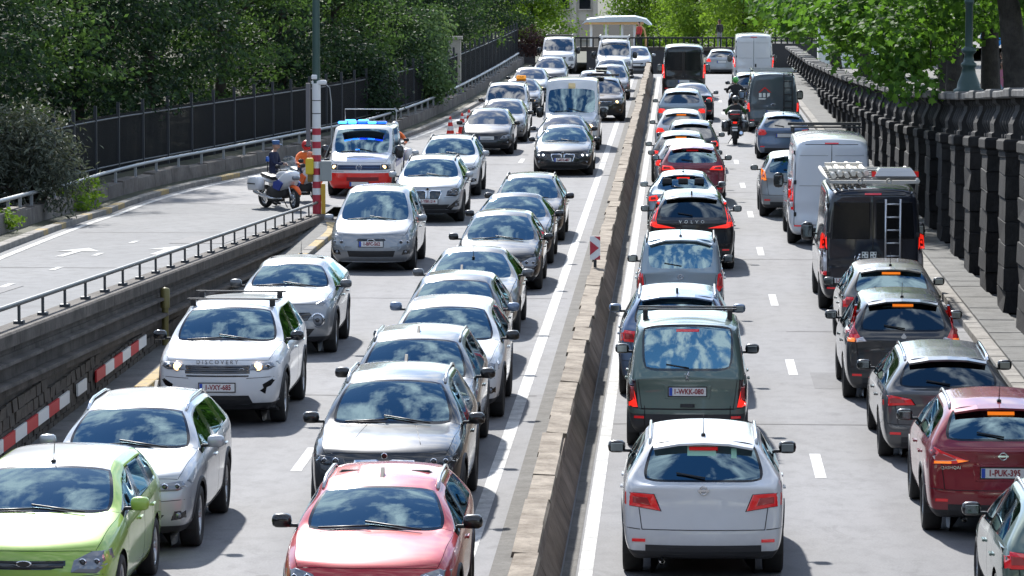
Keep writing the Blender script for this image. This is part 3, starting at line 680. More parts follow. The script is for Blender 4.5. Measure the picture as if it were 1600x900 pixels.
class Car:
    """one vehicle: shell pieces, then parts laid on the shell"""
    def __init__(s, name, p, pm, loc, rz, label, cat, group=None, lod=2, near=True, glass=None, rear_glass=None, seat=None, roofm=None):
        s.p = p; s.root = empty(name, loc, rz, label=label, cat=cat, group=group); s.near = near; s.pm = pm
        V, FF, T, keep, s.bvh, st = shell(p, lod); s.F = p['L'] / 2; s.B = -p['L'] / 2
        gl = glass or (GL_CLEAR if near else GL_FAR); rg = rear_glass or gl
        cx = V[FF, 0].mean(axis=1)
        idx = lambda tags, sg=0: np.nonzero(keep & np.isin(T, tags) & ((cx * sg > 0) if sg else True))[0]
        def piece(nm, ids, m, shrink=0., mi=None, parent=None):
            if not len(ids): return None
            vs, fs = sub(V, FF, ids, shrink)
            return link(nm, np_mesh(nm, vs, fs, m, mi, True), parent or s.root)
        gap = .009 if near else 0
        main = (0, 6, 8) if near else (0, 6, 8, 10, 11, 12)
        ids = idx(main)
        piece('body', ids, [pm, BLACK, GLOSSB], 0, np.where(T[ids] == 6, 1, np.where(T[ids] == 8, 2, 0)))
        if p['clad']: piece('cladding', idx((7,)), CLAD)
        else:
            cy = V[FF, 1].mean(axis=1)
            for sg in (1, -1):
                q = idx((7,)); piece('bumper', q[cy[q] * sg > 0], p.get('bumper_mat') or CLAD)
        if p['roofblack']: piece('roof', idx((9,)), roofm or GLOSSB)
        if near:
            piece('bonnet', idx((12,)), pm, gap)
            for sg in (1, -1):
                d = piece('door', idx((10,), sg), pm, gap); s.handle(sg, st[6][0] + .12, d)
                d = piece('door', idx((11,), sg), pm, gap)
                if d: s.handle(sg, st[8][0] + .10, d)
        def framed(nm, ids, m):      # black printed border round the glass
            if lod < 3 or not len(ids): return piece(nm, ids, m)
            vs, F = sub(V, FF, ids); E = np.sort(np.concatenate([F[:, [0, 1]], F[:, [1, 2]], F[:, [2, 3]], F[:, [3, 0]]]), axis=1); U, cnt = np.unique(E, axis=0, return_counts=True)
            rim = np.zeros(len(vs), bool); rim[U[cnt == 1].ravel()] = True
            return link(nm, np_mesh(nm, vs, F, [m, GLOSSB], rim[F].any(axis=1).astype(int), True), s.root)
        framed('windscreen', idx((1,)), gl); framed('rear_window', idx((2,)), rg)
        for sg in (1, -1):
            for t in (3, 4, 5): piece('side_window', idx((t,), sg), gl if t == 3 else rg)
        s.wheels()
        if near and p['H'] < 2.2: s.interior(seat or SEAT)
        s.st = st
        if near:
            wm_ = MB(); y0 = s.F - p['yc'] - .03
            for (xa, xb) in ((-.48, .10), (.05, .58)):
                a, b = s.hit('T', xa, y0 - .02), s.hit('T', xb, y0 - .07)
                if a and b: wm_.tube([a + Vector((0, .03, .02)), b + Vector((0, .0, .025))], .011, 5)
            if wm_.v: wm_.build('wiper', BLACK, s.root)
    # --- rays to the shell
    def hit(s, side, a, b):
        if side == 'F': o, d = Vector((a, 9, b)), Vector((0, -1, 0))
        elif side == 'R': o, d = Vector((a, -9, b)), Vector((0, 1, 0))
        elif side == 'T': o, d = Vector((a, b, 9)), Vector((0, 0, -1))
        else: o, d = Vector((9 * side, a, b)), Vector((-side, 0, 0))
        h = s.bvh.ray_cast(o, d)
        return h[0]
    def outdir(s, side): return {'F': Vector((0, 1, 0)), 'R': Vector((0, -1, 0)), 'T': Vector((0, 0, 1))}.get(side) or Vector((side, 0, 0))
    def decal(s, nm, poly, side, m, off=.008, parent=None, dome=0., seg=.06, sink=.012):
        """plate that follows the shell: outline in the side's plane, real thickness"""
        pts = []
        n = len(poly)
        for i in range(n):
            a, b = np.array(poly[i], float), np.array(poly[(i + 1) % n], float); k = max(1, int(np.linalg.norm(b - a) / seg + .5))
            pts += [a + (b - a) * t / k for t in range(k)]
        pts = np.array(pts); c = pts.mean(0); od = s.outdir(side); V = []; rings = ((1., -sink), (1., off * .6), (.95, off), (.6, off + dome * .7), (.25, off + dome))
        last = None
        size = max(.05, float(np.abs(pts - c).max()))
        for t, o in rings:
            if t == .95: t = max(.8, 1 - .012 / size)
            for q in pts:
                u = c + (q - c) * t; h = s.hit(side, u[0], u[1])
                if h is None: h = last if last is not None else Vector((0, 0, 0)); h = Vector((u[0], h.y, u[1])) if side in ('F', 'R') else (Vector((u[0], u[1], h.z)) if side == 'T' else Vector((h.x, u[0], u[1])))
                last = h; V.append(h + od * o)
        h = s.hit(side, c[0], c[1]) or last; V.append(h + od * (off + dome)); N = len(pts); F = []
        for r in range(len(rings) - 1):
            for k in range(N): F.append((r * N + k, r * N + (k + 1) % N, (r + 1) * N + (k + 1) % N, (r + 1) * N + k))
        r = len(rings) - 1
        for k in range(N): F.append((r * N + k, r * N + (k + 1) % N, len(V) - 1))
        me = np_mesh(nm, V, F, m, None, False)
        b = bmesh.new(); b.from_mesh(me); bmesh.ops.recalc_face_normals(b, faces=b.faces[:]); b.to_mesh(me); b.free()
        return link(nm, me, parent or s.root)
    def pair(s, nm, poly, side, m, **k):
        o = []
        for sg in (1, -1): o.append(s.decal(nm, [(x * sg, z) for x, z in poly], side, m, **k))
        return o
    def handle(s, sg, y, door):
        h = s.hit(sg, y, s.p['bf'] - .14)
        if h and door: MB().box((h.x + sg * .015, h.y, h.z), (.03, .17, .03), bev=.008).build('handle', s.pm if s.p['H'] < 1.9 else BLACK, door)
    def wheels(s):
        p = s.p; r, w = p['wheel'], p['tw']; x = p['W'] - w / 2 - .015; n = 28 if s.near else 18
        key = ('w', round(r, 3), round(w, 3), n, p.get('rim', 'a'))
        if key not in _wm:
            m = MB(); rr = r * .67
            m.lathe([(rr, -w * .42), (r * .80, -w / 2), (r * .95, -w * .47), (r, -w * .36), (r, w * .36), (r * .95, w * .47), (r * .80, w / 2), (rr, w * .42), (rr, -w * .42)], n, axis='X')
            tm = m.mesh('wheel', RUBBER)
            m = MB(); o = w * .40
            m.lathe([(rr, o), (rr * .96, o * 1.02), (rr * .90, o * .80), (rr * .88, -.02)], n, axis='X')
            m.lathe([(rr * .88, -.02), (.01, -.02)], n, axis='X', m=1)
            ns = 5 if r > .3 else 7
            for k in range(ns):
                for d in (-.16, .16):
                    a = 2 * math.pi * k / ns + d; c, q = math.cos(a), math.sin(a); a2 = 2 * math.pi * k / ns + d * .35; c2, q2 = math.cos(a2), math.sin(a2)
                    m.tube([(o * .55, c2 * rr * .12, q2 * rr * .12), (o * .72, c * rr * .93, q * rr * .93)], [.026, .02], 4)
            m.lathe([(.001, o * .75), (rr * .2, o * .72), (rr * .22, o * .45)], 10, axis='X')
            _wm[key] = (tm, m.mesh('rim', [ALLOY if p.get('rim', 'a') == 'a' else STEELRIM, BLACK]))
            for me in _wm[key]:
                b = bmesh.new(); b.from_mesh(me); bmesh.ops.recalc_face_normals(b, faces=b.faces[:]); b.to_mesh(me); b.free()
        tm, rm = _wm[key]
        for ya in (s.F - p['fa'], s.B + p['ra']):
            for sg in (1, -1):
                o = link('wheel', tm, s.root, (sg * x, ya, r), (0, 0, 0 if sg > 0 else math.pi)); link('rim', rm, o)
                m = MB(); R_ = r + .055; V = []; k = 14
                for xx in (p['W'] * .50, p['W'] * .965):
                    for q in range(k + 1):
                        a = math.pi * (-.08 + 1.16 * q / k); V.append((sg * xx, ya + R_ * math.cos(a), r + R_ * math.sin(a)))
                m.add(V, [(q, q + 1, q + k + 2, q + k + 1) for q in range(k)], 0, True)
                m.add([(sg * p['W'] * .50, v[1], v[2]) for v in V[:k + 1]] + [(sg * p['W'] * .5, ya, r - .1)], [(q, q + 1, k + 1) for q in range(k)])
                m.build('wheel_arch', BLACK, s.root)
                if p['clad']:
                    V = []; 
                    for q in range(k + 1):
                        a = math.pi * (0.02 + .96 * q / k)
                        for rr_, e in ((R_ - .005, .004), (R_ + .01, .014), (R_ + .055, .012), (R_ + .06, -.01)):
                            yy, zz = ya + rr_ * math.cos(a), r + rr_ * math.sin(a); h = s.hit(sg, yy, max(zz, p['zb'] + .05)); xx = h.x if h else sg * p['W'] * .97
                            V.append((xx + sg * e, yy, zz))
                    MB().add(V, [(q * 4 + c, q * 4 + c + 1, q * 4 + c + 5, q * 4 + c + 4) for q in range(k) for c in range(3)], 0, True).build('arch_trim', CLAD, s.root)
    def interior(s, sm):
        p = s.p; y0 = s.F - p['yc']; h = p['bf']; sh = p['H'] * .36
        m = MB(); m.box((0, y0 - .30, h - .10), (p['W'] * 1.5, .62, .22), bev=.05); m.box((0, 0, p['zb'] + .12), (p['W'] * 1.6, p['L'] * .62, .06)); m.build('dashboard', BLACK, s.root)
        m = MB(); c = Vector((-.36, y0 - .62, h + .03)); pts = [c + Vector((.18 * math.cos(a), .06 * math.sin(a), .17 * math.sin(a))) for a in np.linspace(0, 2 * math.pi, 15)]
        m.tube(pts, .017, 5); m.build('steering_wheel', BLACK, s.root)
        ys = y0 - 1.45
        for sx in (-.37, .37):
            m = MB(); m.box((sx, ys + .25, h - .42), (.48, .5, .18), bev=.05); m.box((sx, ys - .05, h - .04), (.46, .15, .66), rx=R(-12), bev=.05); m.box((sx, ys - .13, h + .38), (.26, .1, .19), rx=R(-8), bev=.04)
            m.build('front_seat', sm, s.root)
        yb = max(ys - .95, s.B + .75)
        m = MB(); m.box((0, yb, h - .08), (1.2, .16, .62), rx=R(-14), bev=.05)
        for sx in (-.4, 0, .4): m.box((sx, yb - .09, h + .30), (.24, .09, .15), rx=R(-10), bev=.03)
        m.build('rear_seat', sm, s.root)
    # --- common extras
    def mirrors(s, m=None, big=False, col2=None):
        p = s.p; y = s.F - p['yc'] - .42; z = p['bf'] + .10; k = 1.0 if not big else 1.25; hz = .075 if not big else .15
        for sg in (1, -1):
            x = sg * (p['W'] + .085 * k)
            o = MB().ball((x, y, z), (.105 * k, .07 * k, hz * k), n=12, e=.62).build('mirror', m or s.pm, s.root)
            MB().box((x - sg * .11 * k, y + .01, z - .05), (.12, .05, .035), bev=.01).build('mirror_arm', BLACK, o)
            MB().box((x, y - .072 * k, z), (.14 * k, .012, hz * 1.2 * k), bev=.003).build('mirror_glass', MIRG, o)
    def rails(s, m=CHROME, h=.045):
        p = s.p; y0, y1 = s.F - p['yw'] - .15, s.B + p['yr'] + .12
        for sg in (1, -1):
            pts = []; x = sg * (p['wr'] - .035)
            for t in np.linspace(0, 1, 9):
                q = s.hit('T', x, y0 + (y1 - y0) * t); pts.append((x, q.y, q.z + h * min(1, 6 * min(t, 1 - t))))
            MB().tube(pts, .02, 6).build('roof_rail', m, s.root)
    def antenna(s, y=None, fin=False, x=0.):
        p = s.p; y = s.B + p['yr'] + .22 if y is None else y; q = s.hit('T', x, y)
        m = MB()
        if fin: m.prism([(-.09, -.01), (.09, -.01), (-.06, .075), (-.085, .075)], -.018, .018, 'X')
        else: m.box((0, 0, .012), (.05, .08, .035), bev=.01); m.tube([(0, 0, .02), (0, -.10, .24)], [.007, .003], 5)
        m.build('antenna', BLACK, s.root, loc=(q.x, q.y, q.z))
    def plate(s, side, z, txt=None, x=0., w=.52, h=.115, back=True):
        ys = [s.hit(side, x + d, z) for d in (-.2, 0, .2)]; ys = [q.y for q in ys if q]; sg = 1 if side == 'F' else -1
        y = (max(ys) if sg > 0 else min(ys)) + sg * .014
        m = MB(); m.box((0, 0, 0), (w, .012, h)); m.box((-w / 2 * .9, -.003, 0), (w * .085, .012, h * .96), m=1); m.box((0, .006, 0), (w + .03, .012, h + .03), m=2)
        o = m.build('number_plate', [PLATE, EUBLUE, BLACK], s.root, loc=(x, y, z), rot=(0, 0, math.pi if sg > 0 else 0))
        if txt: t = link('plate_text', text_mesh(txt, h * .92, PLATERED, bold=.0022), o, (w * .03, -.008, 0), (R(90), 0, 0)); t.scale = (.80, 1, 1)
        return o
    def badge(s, side, z, kind, r=.05, m=None, x=0., txt=None, size=.07):
        h = s.hit(side, x, z); sg = 1 if side == 'F' else -1
        if not h: return
        m = m or CHROME; loc = (x, h.y + sg * .012, z); rot = (0, 0, math.pi if sg > 0 else 0)
        b = MB()
        if kind == 'ring_bar': b.lathe([(r, -.008), (r, .006), (r * .72, .006), (r * .72, -.008)], 20, axis='Y'); b.box((0, 0, 0), (r * 2.5, .012, r * .42))
        elif kind == 'roundel': b.lathe([(r, .006), (r, -.008), (r * .78, -.008)], 20, axis='Y'); b.lathe([(r * .78, -.004), (.001, -.004)], 12, axis='Y', m=1)
        elif kind == 'oval': b.lathe([(r, .006), (r, -.008), (r * .8, -.008)], 24, axis='Y'); b.lathe([(r * .8, -.004), (.001, -.004)], 24, axis='Y', m=1); b.v = [(vx * 1.9, vy, vz * .8) for vx, vy, vz in b.v]
        elif kind == 'vw':
            b.lathe([(r, .006), (r, -.008), (r * .86, -.008), (r * .86, .006)], 24, axis='Y')
            for pts in ([(-.42, .80), (-.08, .08), (.08, .08), (.42, .80)], [(-.80, .42), (-.42, -.72), (0, .02), (.42, -.72), (.80, .42)]):
                b.tube([(a * r, -.004, c * r) for a, c in pts], r * .07, 4)
        elif kind == 'ellipses':
            for (a, c) in ((1., .68), (.42, .68), (.95, .26)):
                pts = [(r * a * math.cos(t), -.004, r * c * math.sin(t) + (r * .40 if c < .5 else 0)) for t in np.linspace(0, 2 * math.pi, 21)]; b.tube(pts, r * .09, 4, cap=False)
        elif kind == 'diamond':
            b.prism([(0, r * 1.3), (r * .9, 0), (0, -r * 1.3), (-r * .9, 0)], -.008, .006)
        elif kind == 'star':
            b.lathe([(r, -.008), (r, .006), (r * .86, .006), (r * .86, -.008)], 20, axis='Y')
            for k in range(3):
                a = math.pi / 2 + k * 2 * math.pi / 3; b.tube([(0, -.004, 0), (r * .9 * math.cos(a), -.004, r * .9 * math.sin(a))], [r * .16, r * .03], 4)
        elif kind == 'lion':   # small upright heraldic beast
            for pts, w in (([(-.3, -.9), (-.25, -.2), (0, .35), (.15, .6)], .20), ([(.0, .3), (.55, .45)], .12), ([(.0, .1), (.5, .05)], .12), ([(-.2, -.3), (.25, -.5), (.2, -.95)], .13), ([(-.3, -.3), (-.65, .1), (-.5, .6)], .08)):
                b.tube([(a * r * 1.2, -.004, c * r * 1.4) for a, c in pts], r * w, 5)
            b.ball((.26 * r, -.004, r * 1.0), r * .30, n=8)
        elif kind == 'text':
            return link('lettering', text_mesh(txt, size, m), s.root, (loc[0], loc[1] + sg * (.03 if x else 0), loc[2]), (R(90), 0, rot[2]))
        b.build('badge', [m, GLOSSB], s.root, loc=loc, rot=rot)
    def shark_spoiler(s, d=.14):
        p = s.p; y1 = s.B + p['yr']; w = p['wr'] - .06; V = []
        for t, dy, dz in ((0, .06, .004), (1, -d, -.02), (2, -d, -.045), (3, .02, -.04)):
            for fx in (-1, -.5, 0, .5, 1):
                q = s.hit('T', fx * w, y1 + .06); V.append((fx * w * (1 if t == 0 else .97), y1 + dy + .03 * fx * fx * (t in (1, 2)), q.z + dz - .0))
        MB().add(V, [(r * 5 + k, r * 5 + k + 1, ((r + 1) % 4) * 5 + k + 1, ((r + 1) % 4) * 5 + k) for r in range(4) for k in range(4)] + [(0, 5, 10, 15), (4, 9, 14, 19)], 0).build('roof_spoiler', s.pm, s.root)
    def brake3(s, m=AMBER, w=.16, z=None, y=None):
        p = s.p; q = s.hit('R', 0, (z or p['H'] - .13)); 
        if q: s.decal('high_brake_light', [(-w, q.z - .018), (w, q.z - .018), (w, q.z + .018), (-w, q.z + .018)], 'R', m, off=.02, sink=.02)
    def headrests(s): pass
_wm = {}
def rect(x0, x1, z0, z1): return [(x0, z0), (x1, z0), (x1, z1), (x0, z1)]
# ---------------------------------------------------------------- faces and tails
def front(c, lamp='swept', grille='bar', lit=None, plate=None, badge=None, low=True, fog=True, chrome=False, platez=None, lampm=None, dz=0.):
    p = c.p; W, zn, zb = p['W'], p['zn'] + dz, p['zb']; S = {
        'swept': [(.50, -.17), (.60, -.07), (.80, -.025), (.93, -.06), (.93, -.13), (.78, -.19)],
        'slim': [(.48, -.15), (.52, -.07), (.90, -.035), (.94, -.09), (.78, -.15)],
        'box': [(.58, -.24), (.58, -.06), (.90, -.05), (.95, -.10), (.93, -.24)],
        'tall': [(.62, -.34), (.60, -.20), (.72, -.04), (.90, .02), (.95, -.10), (.92, -.32)],
        'big': [(.52, -.22), (.55, -.10), (.74, -.02), (.92, -.02), (.95, -.12), (.80, -.24)],
        'vanlamp': [(.60, -.30), (.60, -.12), (.80, -.04), (.93, .0), (.95, -.14), (.90, -.30)]}
    poly = [(x * W, zn + z) for x, z in S[lamp]] if lamp in S else None
    if poly:
        for o, sg in zip(c.pair('headlight', poly, 'F', lampm or LAMPIN, off=.012, dome=.012), (1, -1)):
            xs = [q[0] for q in poly]; zs = [q[1] for q in poly]; cx, cz = sum(xs) / len(xs), sum(zs) / len(zs)
            for fx, rr in ((-.10, .033), (.05, .027)):
                h = c.hit('F', sg * (cx + fx * W), cz)
                if h and lit == 'warm' and fx < 0: rr = .062
                if h: MB().ball((h.x, h.y + .018, h.z), (rr, .025, rr), n=10).build('lamp_lens', (LIT if (lit == 'warm' and fx < 0) else LITW if (lit == 'led') else LAMPDK), o)
                if h and c.near: MB().lathe([(rr * 1.25, .0), (rr * 1.25, .022), (rr * 1.02, .026)], 14, axis='Y').build('lamp_ring', CHROME, o, (h.x, h.y + .012, h.z))
    g = grille
    gz0, gz1 = zn - .19, zn - .07
    if g == 'bar':
        o = c.decal('grille', [(-.46 * W, zn - .15), (-.30 * W, zn - .19), (.30 * W, zn - .19), (.46 * W, zn - .15), (.46 * W, zn - .10), (-.46 * W, zn - .10)], 'F', GLOSSB, off=.006)
        slats(c, o, .44 * W, zn - .165, zn - .115, 2, CHROME if chrome else CLAD)
    elif g == 'wide':
        o = c.decal('grille', rect(-.50 * W, .50 * W, zn - .20, zn - .08), 'F', GLOSSB, off=.006); slats(c, o, .48 * W, zn - .185, zn - .095, 4, mat('grille_grey', (.18, .18, .19), .35, .7))
    elif g == 'hex':
        o = c.decal('grille', [(-.34 * W, zn - .42), (.34 * W, zn - .42), (.46 * W, zn - .20), (.44 * W, zn - .10), (-.44 * W, zn - .10), (-.46 * W, zn - .20)], 'F', GLOSSB, off=.006)
        slats(c, o, .38 * W, zn - .38, zn - .13, 5, CLAD); c.decal('grille_frame', rect(-.44 * W, .44 * W, zn - .10, zn - .085), 'F', CHROME, off=.016)
    elif g == 'kidney':
        for sg in (1, -1):
            o = c.decal('grille', [(sg * x * W, zn + z) for x, z in ((.03, -.30), (.03, -.10), (.10, -.07), (.38, -.08), (.40, -.14), (.34, -.30), (.10, -.33))], 'F', CHROME, off=.012)
            c.decal('grille_mesh', [(sg * x * W, zn + z) for x, z in ((.055, -.285), (.055, -.12), (.11, -.09), (.355, -.10), (.37, -.15), (.32, -.285), (.11, -.31))], 'F', GLOSSB, off=.022, parent=o)
    elif g == 'vgrille':
        c.decal('grille', rect(-.42 * W, .42 * W, zn - .40, zn - .10), 'F', GLOSSB, off=.006)
        o = c.decal('grille_frame', [(-.36 * W, zn - .08), (-.28 * W, zn - .08), (0, zn - .30), (.28 * W, zn - .08), (.36 * W, zn - .08), (.06 * W, zn - .37), (-.06 * W, zn - .37)], 'F', CHROME, off=.018)
    elif g == 'slot':
        c.decal('grille', [(-.34 * W, zn - .12), (-.26 * W, zn - .155), (.26 * W, zn - .155), (.34 * W, zn - .12), (.30 * W, zn - .085), (-.30 * W, zn - .085)], 'F', GLOSSB, off=.006)
    if badge: c.badge('F', zn - .13 if g != 'hex' else zn - .16, badge, .055 if badge != 'oval' else .045)
    if low:
        z0 = zb + .10
        o = c.decal('air_intake', [(-.50 * W, z0), (.50 * W, z0), (.62 * W, z0 + .13), (-.62 * W, z0 + .13)], 'F', BLACK, off=.005); slats(c, o, .5 * W, z0 + .04, z0 + .10, 2, CLAD)
    if fog:
        for o in c.pair('fog_light', [(.70 * W, zb + .16), (.88 * W, zb + .18), (.88 * W, zb + .27), (.74 * W, zb + .27)], 'F', GLOSSB, off=.006): pass
        for sg in (1, -1):
            h = c.hit('F', sg * .79 * W, zb + .22)
            if h: MB().ball((h.x, h.y + .008, h.z), (.035, .02, .035), n=8).build('fog_lens', LAMPIN, c.root)
    if plate is not None: c.plate('F', platez or (zb + .30), plate or None)
    if c.near: seams_front(c)
def seams_front(c):
    p = c.p; W, zn, zb = p['W'], p['zn'], p['zb']
    lines(c, [((-.92 * W, zn - .25), (-.45 * W, zn - .27)), ((.92 * W, zn - .25), (.45 * W, zn - .27))], 'F', BLACK, .004)
def seams_rear(c):
    p = c.p; W, zb, zq = p['W'], p['zb'], p['zq']; z0 = zb + .34
    lines(c, [((-.74 * W, z0), (.74 * W, z0)), ((-.74 * W, z0), (-.80 * W, zq - .12)), ((.74 * W, z0), (.80 * W, zq - .12)), ((-.97 * W, z0 + .02), (-.76 * W, z0)), ((.97 * W, z0 + .02), (.76 * W, z0))], 'R', BLACK, .005)
def slats(c, o, w, z0, z1, n, m):
    for k in range(n):
        z = z0 + (z1 - z0) * (k / (n - 1) if n > 1 else .5)
        pts = [c.hit('F', x, z) for x in np.linspace(-w, w, 9)]; pts = [q + Vector((0, .012, 0)) for q in pts if q]
        if len(pts) > 2: MB().tube(pts, .009, 4).build('slat', m, o)
TAILC = mat('tail_core', (.42, .05, .05), .10, .2, coat=1.)
def rear(c, lamps, lit=False, plate=None, platez=.80, badge=None, badgez=None, wiper=True, b3='amber', exhaust=True, low=CLAD, bump=True, extra=(), spoiler=True, platew=.52):
    p = c.p; W, zb = p['W'], p['zb']
    for i, (poly, m) in enumerate(lamps): c.pair('tail_light', [(x * W, z) for x, z in poly], 'R', m, off=.012 + .014 * i, dome=.010 if i == 0 else 0.)
    if c.near and lamps:
        for o, sg in zip([q for q in c.root.children if q.name.split('.')[0] == 'tail_light'][:2], (1, -1)):
            poly = np.array([(x * W, z) for x, z in lamps[0][0]]); ce = poly.mean(0); inner = ce + (poly - ce) * .52
            c.decal('lamp_core', [(sg * a, b) for a, b in inner], 'R', TAILC, off=.028, parent=o, sink=-.02); c.decal('lamp_frame', [(sg * a, b) for a, b in ce + (poly - ce) * 1.07], 'R', GLOSSB, off=.006, parent=o)
    if bump: c.decal('bumper', rect(-.70 * W, .70 * W, zb + .03, zb + .17), 'R', low, off=.012)
    for sg in (1, -1): c.decal('reflector', rect(*sorted((sg * .70 * W, sg * .86 * W)), zb + .20, zb + .235), 'R', TAIL, off=.012)
    if plate is not None:
        c.decal('plate_recess', [(-.36 * W, platez - .10), (.36 * W, platez - .10), (.39 * W, platez + .09), (-.39 * W, platez + .09)], 'R', c.pm, off=.006)
        c.plate('R', platez, plate or None, w=platew)
    if badge: c.badge('R', badgez or p['zq'] - .07, badge, .05)
    if c.near and p['H'] < 2.2: seams_rear(c)
    if b3: c.brake3({'amber': AMBER, 'dark': TAIL, 'red': TAILLIT}[b3])
    if spoiler and p['yr'] < 1 and p['H'] < 1.75: c.shark_spoiler()
    if wiper:
        q0, q1 = c.hit('R', .02, p['zq'] + .05), c.hit('R', -.30, p['zq'] + .10)
        if q0 and q1: MB().tube([q0 + Vector((0, -.03, 0)), q1 + Vector((0, -.03, 0))], .011, 5).build('rear_wiper', BLACK, c.root)
    if exhaust:
        h = c.hit('R', -.5 * W, zb + .06)
        if h: MB().lathe([(.035, -.12), (.035, .03), (.028, .03), (.028, -.1)], 10, axis='Y').build('exhaust_pipe', CHROME, c.root, loc=(-.5 * W, h.y - .01, zb + .0))
def lines(c, segs, side, m=BLACK, w=.008, name='panel_seam'):
    for (a, b) in segs:
        pts = []
        for t in np.linspace(0, 1, 9):
            h = c.hit(side, a[0] + (b[0] - a[0]) * t, a[1] + (b[1] - a[1]) * t)
            if h: pts.append(h + c.outdir(side) * .001)
        if len(pts) > 2: MB().tube(pts, w, 4).build(name, m, c.root)
def mod(p, **k): q = dict(p); q.update(k); return q
def fcar(nm, p, pm, d, X, label, cat='car', near=None, tilt=0., z=0., **k):
    near = d < 105 if near is None else near
    return Car(nm, p, pm, (X, d + p['L'] / 2, z), math.pi + R(tilt), label, cat, 'vehicles queueing towards the camera', 3 if d < 70 else 2, near, **k)
def rcar(nm, p, pm, d, X, label, cat='car', near=None, tilt=0., z=0., **k):
    near = d < 100 if near is None else near
    return Car(nm, p, pm, (X, d + p['L'] / 2, z), R(tilt), label, cat, 'vehicles queueing away from the camera', 3 if d < 70 else 2, near, **k)
WHITE = paint('white', (.66, .67, .68), .0, .28); SILVER = paint('silver', (.27, .285, .30), .5, .32); GREY = paint('grey', (.10, .105, .11), .4)
LSILV = paint('light_silver', (.40, .42, .44), .4, .3); BLK = paint('black', (.006, .006, .007), .0, .3, .06); DKGREY = paint('dark_grey', (.028, .030, .033), .3, .3, .25)
BROWN = paint('brown_black', (.035, .026, .020), .4, .3, .3); NAVY = paint('navy', (.005, .007, .014), .0, .28, .06); BLUEGREY = paint('blue_grey', (.11, .16, .25), .5)
PALEBLUE = paint('pale_blue', (.27, .335, .38), .4); RED = paint('red', (.42, .02, .025), .2); BURG = paint('burgundy', (.22, .012, .024), .35, .25, .2); DKRED = paint('dark_red', (.20, .02, .035), .3)
SAGE = paint('sage_green', (.105, .155, .135), .5, .32); LIME = paint('light_green', (.30, .47, .07), .1); WARMGREY = paint('warm_grey', (.13, .125, .115), .4); PETROL = paint('petrol_van', (.055, .075, .09), .2, .3)

# ================================================================ LEFT CARRIAGEWAY, OUTER LANE (towards the camera)
c = fcar('small_van', mod(HATCH, H=1.50, W=.93, wr=.70, zn=.80, zc=1.06, bf=1.0, br=1.06, zq=1.1, zt=1.0, roofblack=True), LIME, 39.8, -6.75, 'light green car with a white roof panel at the bottom left corner', roofm=WHITE)
front(c, 'big', 'bar', badge='oval'); c.mirrors(); c.antenna(y=.15)
c = fcar('suv', mod(SUV, L=4.5, H=1.58), LSILV, 44.6, -6.5, 'light silver SUV with chrome roof rails just behind the light green car', 'car')
front(c, 'slim', 'bar', plate='', badge='vw', chrome=True); c.mirrors(); c.rails(CHROME); c.antenna(fin=True)
c = fcar('suv', mod(SUV, L=4.6, W=.95, H=1.67, zn=1.0, zc=1.18, bf=1.12, br=1.17, wr=.67, roofblack=False, zb=.27, wheel=.375), WHITE, 56.7, -6.73, 'white SUV with roof bars, lit headlamps and DISCOVERY lettering on its bonnet')
front(c, 'slim', 'wide', lit='warm', plate='1-VXY-685', platez=.60, low=False, fog=False)
c.badge('F', c.p['zn'] - .035, 'text', m=mat('letter_grey', (.10, .10, .11), .3, .6), txt='D I S C O V E R Y', size=.082)
c.badge('F', c.p['zn'] - .14, 'oval', .02, x=-.36)
c.decal('intake_slit', rect(-.46, .46, .755, .775), 'F', GLOSSB, off=.006)
c.pair('fog_surround', [(.62, .55), (.78, .62), (.84, .70), (.80, .72), (.66, .64), (.70, .50)], 'F', GLOSSB, off=.008)
c.decal('lower_bumper', [(-.86, .22), (.86, .22), (.80, .36), (.52, .36), (.46, .48), (-.46, .48), (-.52, .36), (-.80, .36)], 'F', BLACK, off=.012)
c.mirrors(GLOSSB)
for yy in (.15, -.95):
    q = c.hit('T', 0, yy); m = MB(); m.box((0, yy, q.z + .055), (1.40, .05, .025), bev=.01); [m.box((sx * .60, yy, q.z + .0), (.08, .09, .10)) for sx in (1, -1)]; m.build('roof_bar', BLACK, c.root)
c = fcar('crossover', mod(SUV, L=4.15, W=.885, H=1.52, zn=.90, zc=1.12, bf=1.04, br=1.18, wr=.58, yw=1.8, quarter=False, yCu=.95, wheel=.35), SILVER, 66.7, -6.78, 'silver crossover with round lower headlamps, its bonnet behind the white SUV with roof bars')
front(c, 'none', 'none', plate='', platez=.50, fog=False)
c.decal('grille', [(-.50, .72), (-.42, .62), (.42, .62), (.50, .72), (.46, .76), (-.46, .76)], 'F', GLOSSB, off=.006)
for sg in (1, -1):
    h = c.hit('F', sg * .60, .63)
    o = MB().lathe([(.125, -.02), (.125, .025), (.105, .03)], 24, axis='Y').build('headlight', CHROME, c.root, loc=(h.x, h.y + .0, h.z)); MB().ball((0, .0, 0), (.105, .045, .105), n=16).build('lamp_lens', LAMPIN, o)
    MB().ball((0, .03, 0), (.045, .03, .045), n=10).build('lamp_bulb', LAMPDK, o)
    c.decal('turn_light', [(sg * x, z) for x, z in ((.56, .90), (.72, .905), (.80, .965), (.70, .97))], 'F', LAMPIN, off=.012)
c.mirrors(GREY); c.antenna()
c = fcar('people_carrier', mod(MPV), SILVER, 84.1, -6.62, 'silver people carrier with a blue oval badge beside the striped lamp post')
front(c, 'tall', 'slot', plate='1-BFC-562', platez=.62, badge='oval', low=False, lampm=mat('lamp_grey', (.22, .24, .26), .3, .3, coat=1.))
c.decal('air_intake', [(-.48, .34), (.48, .34), (.52, .47), (-.52, .47)], 'F', BLACK, off=.006); c.mirrors()
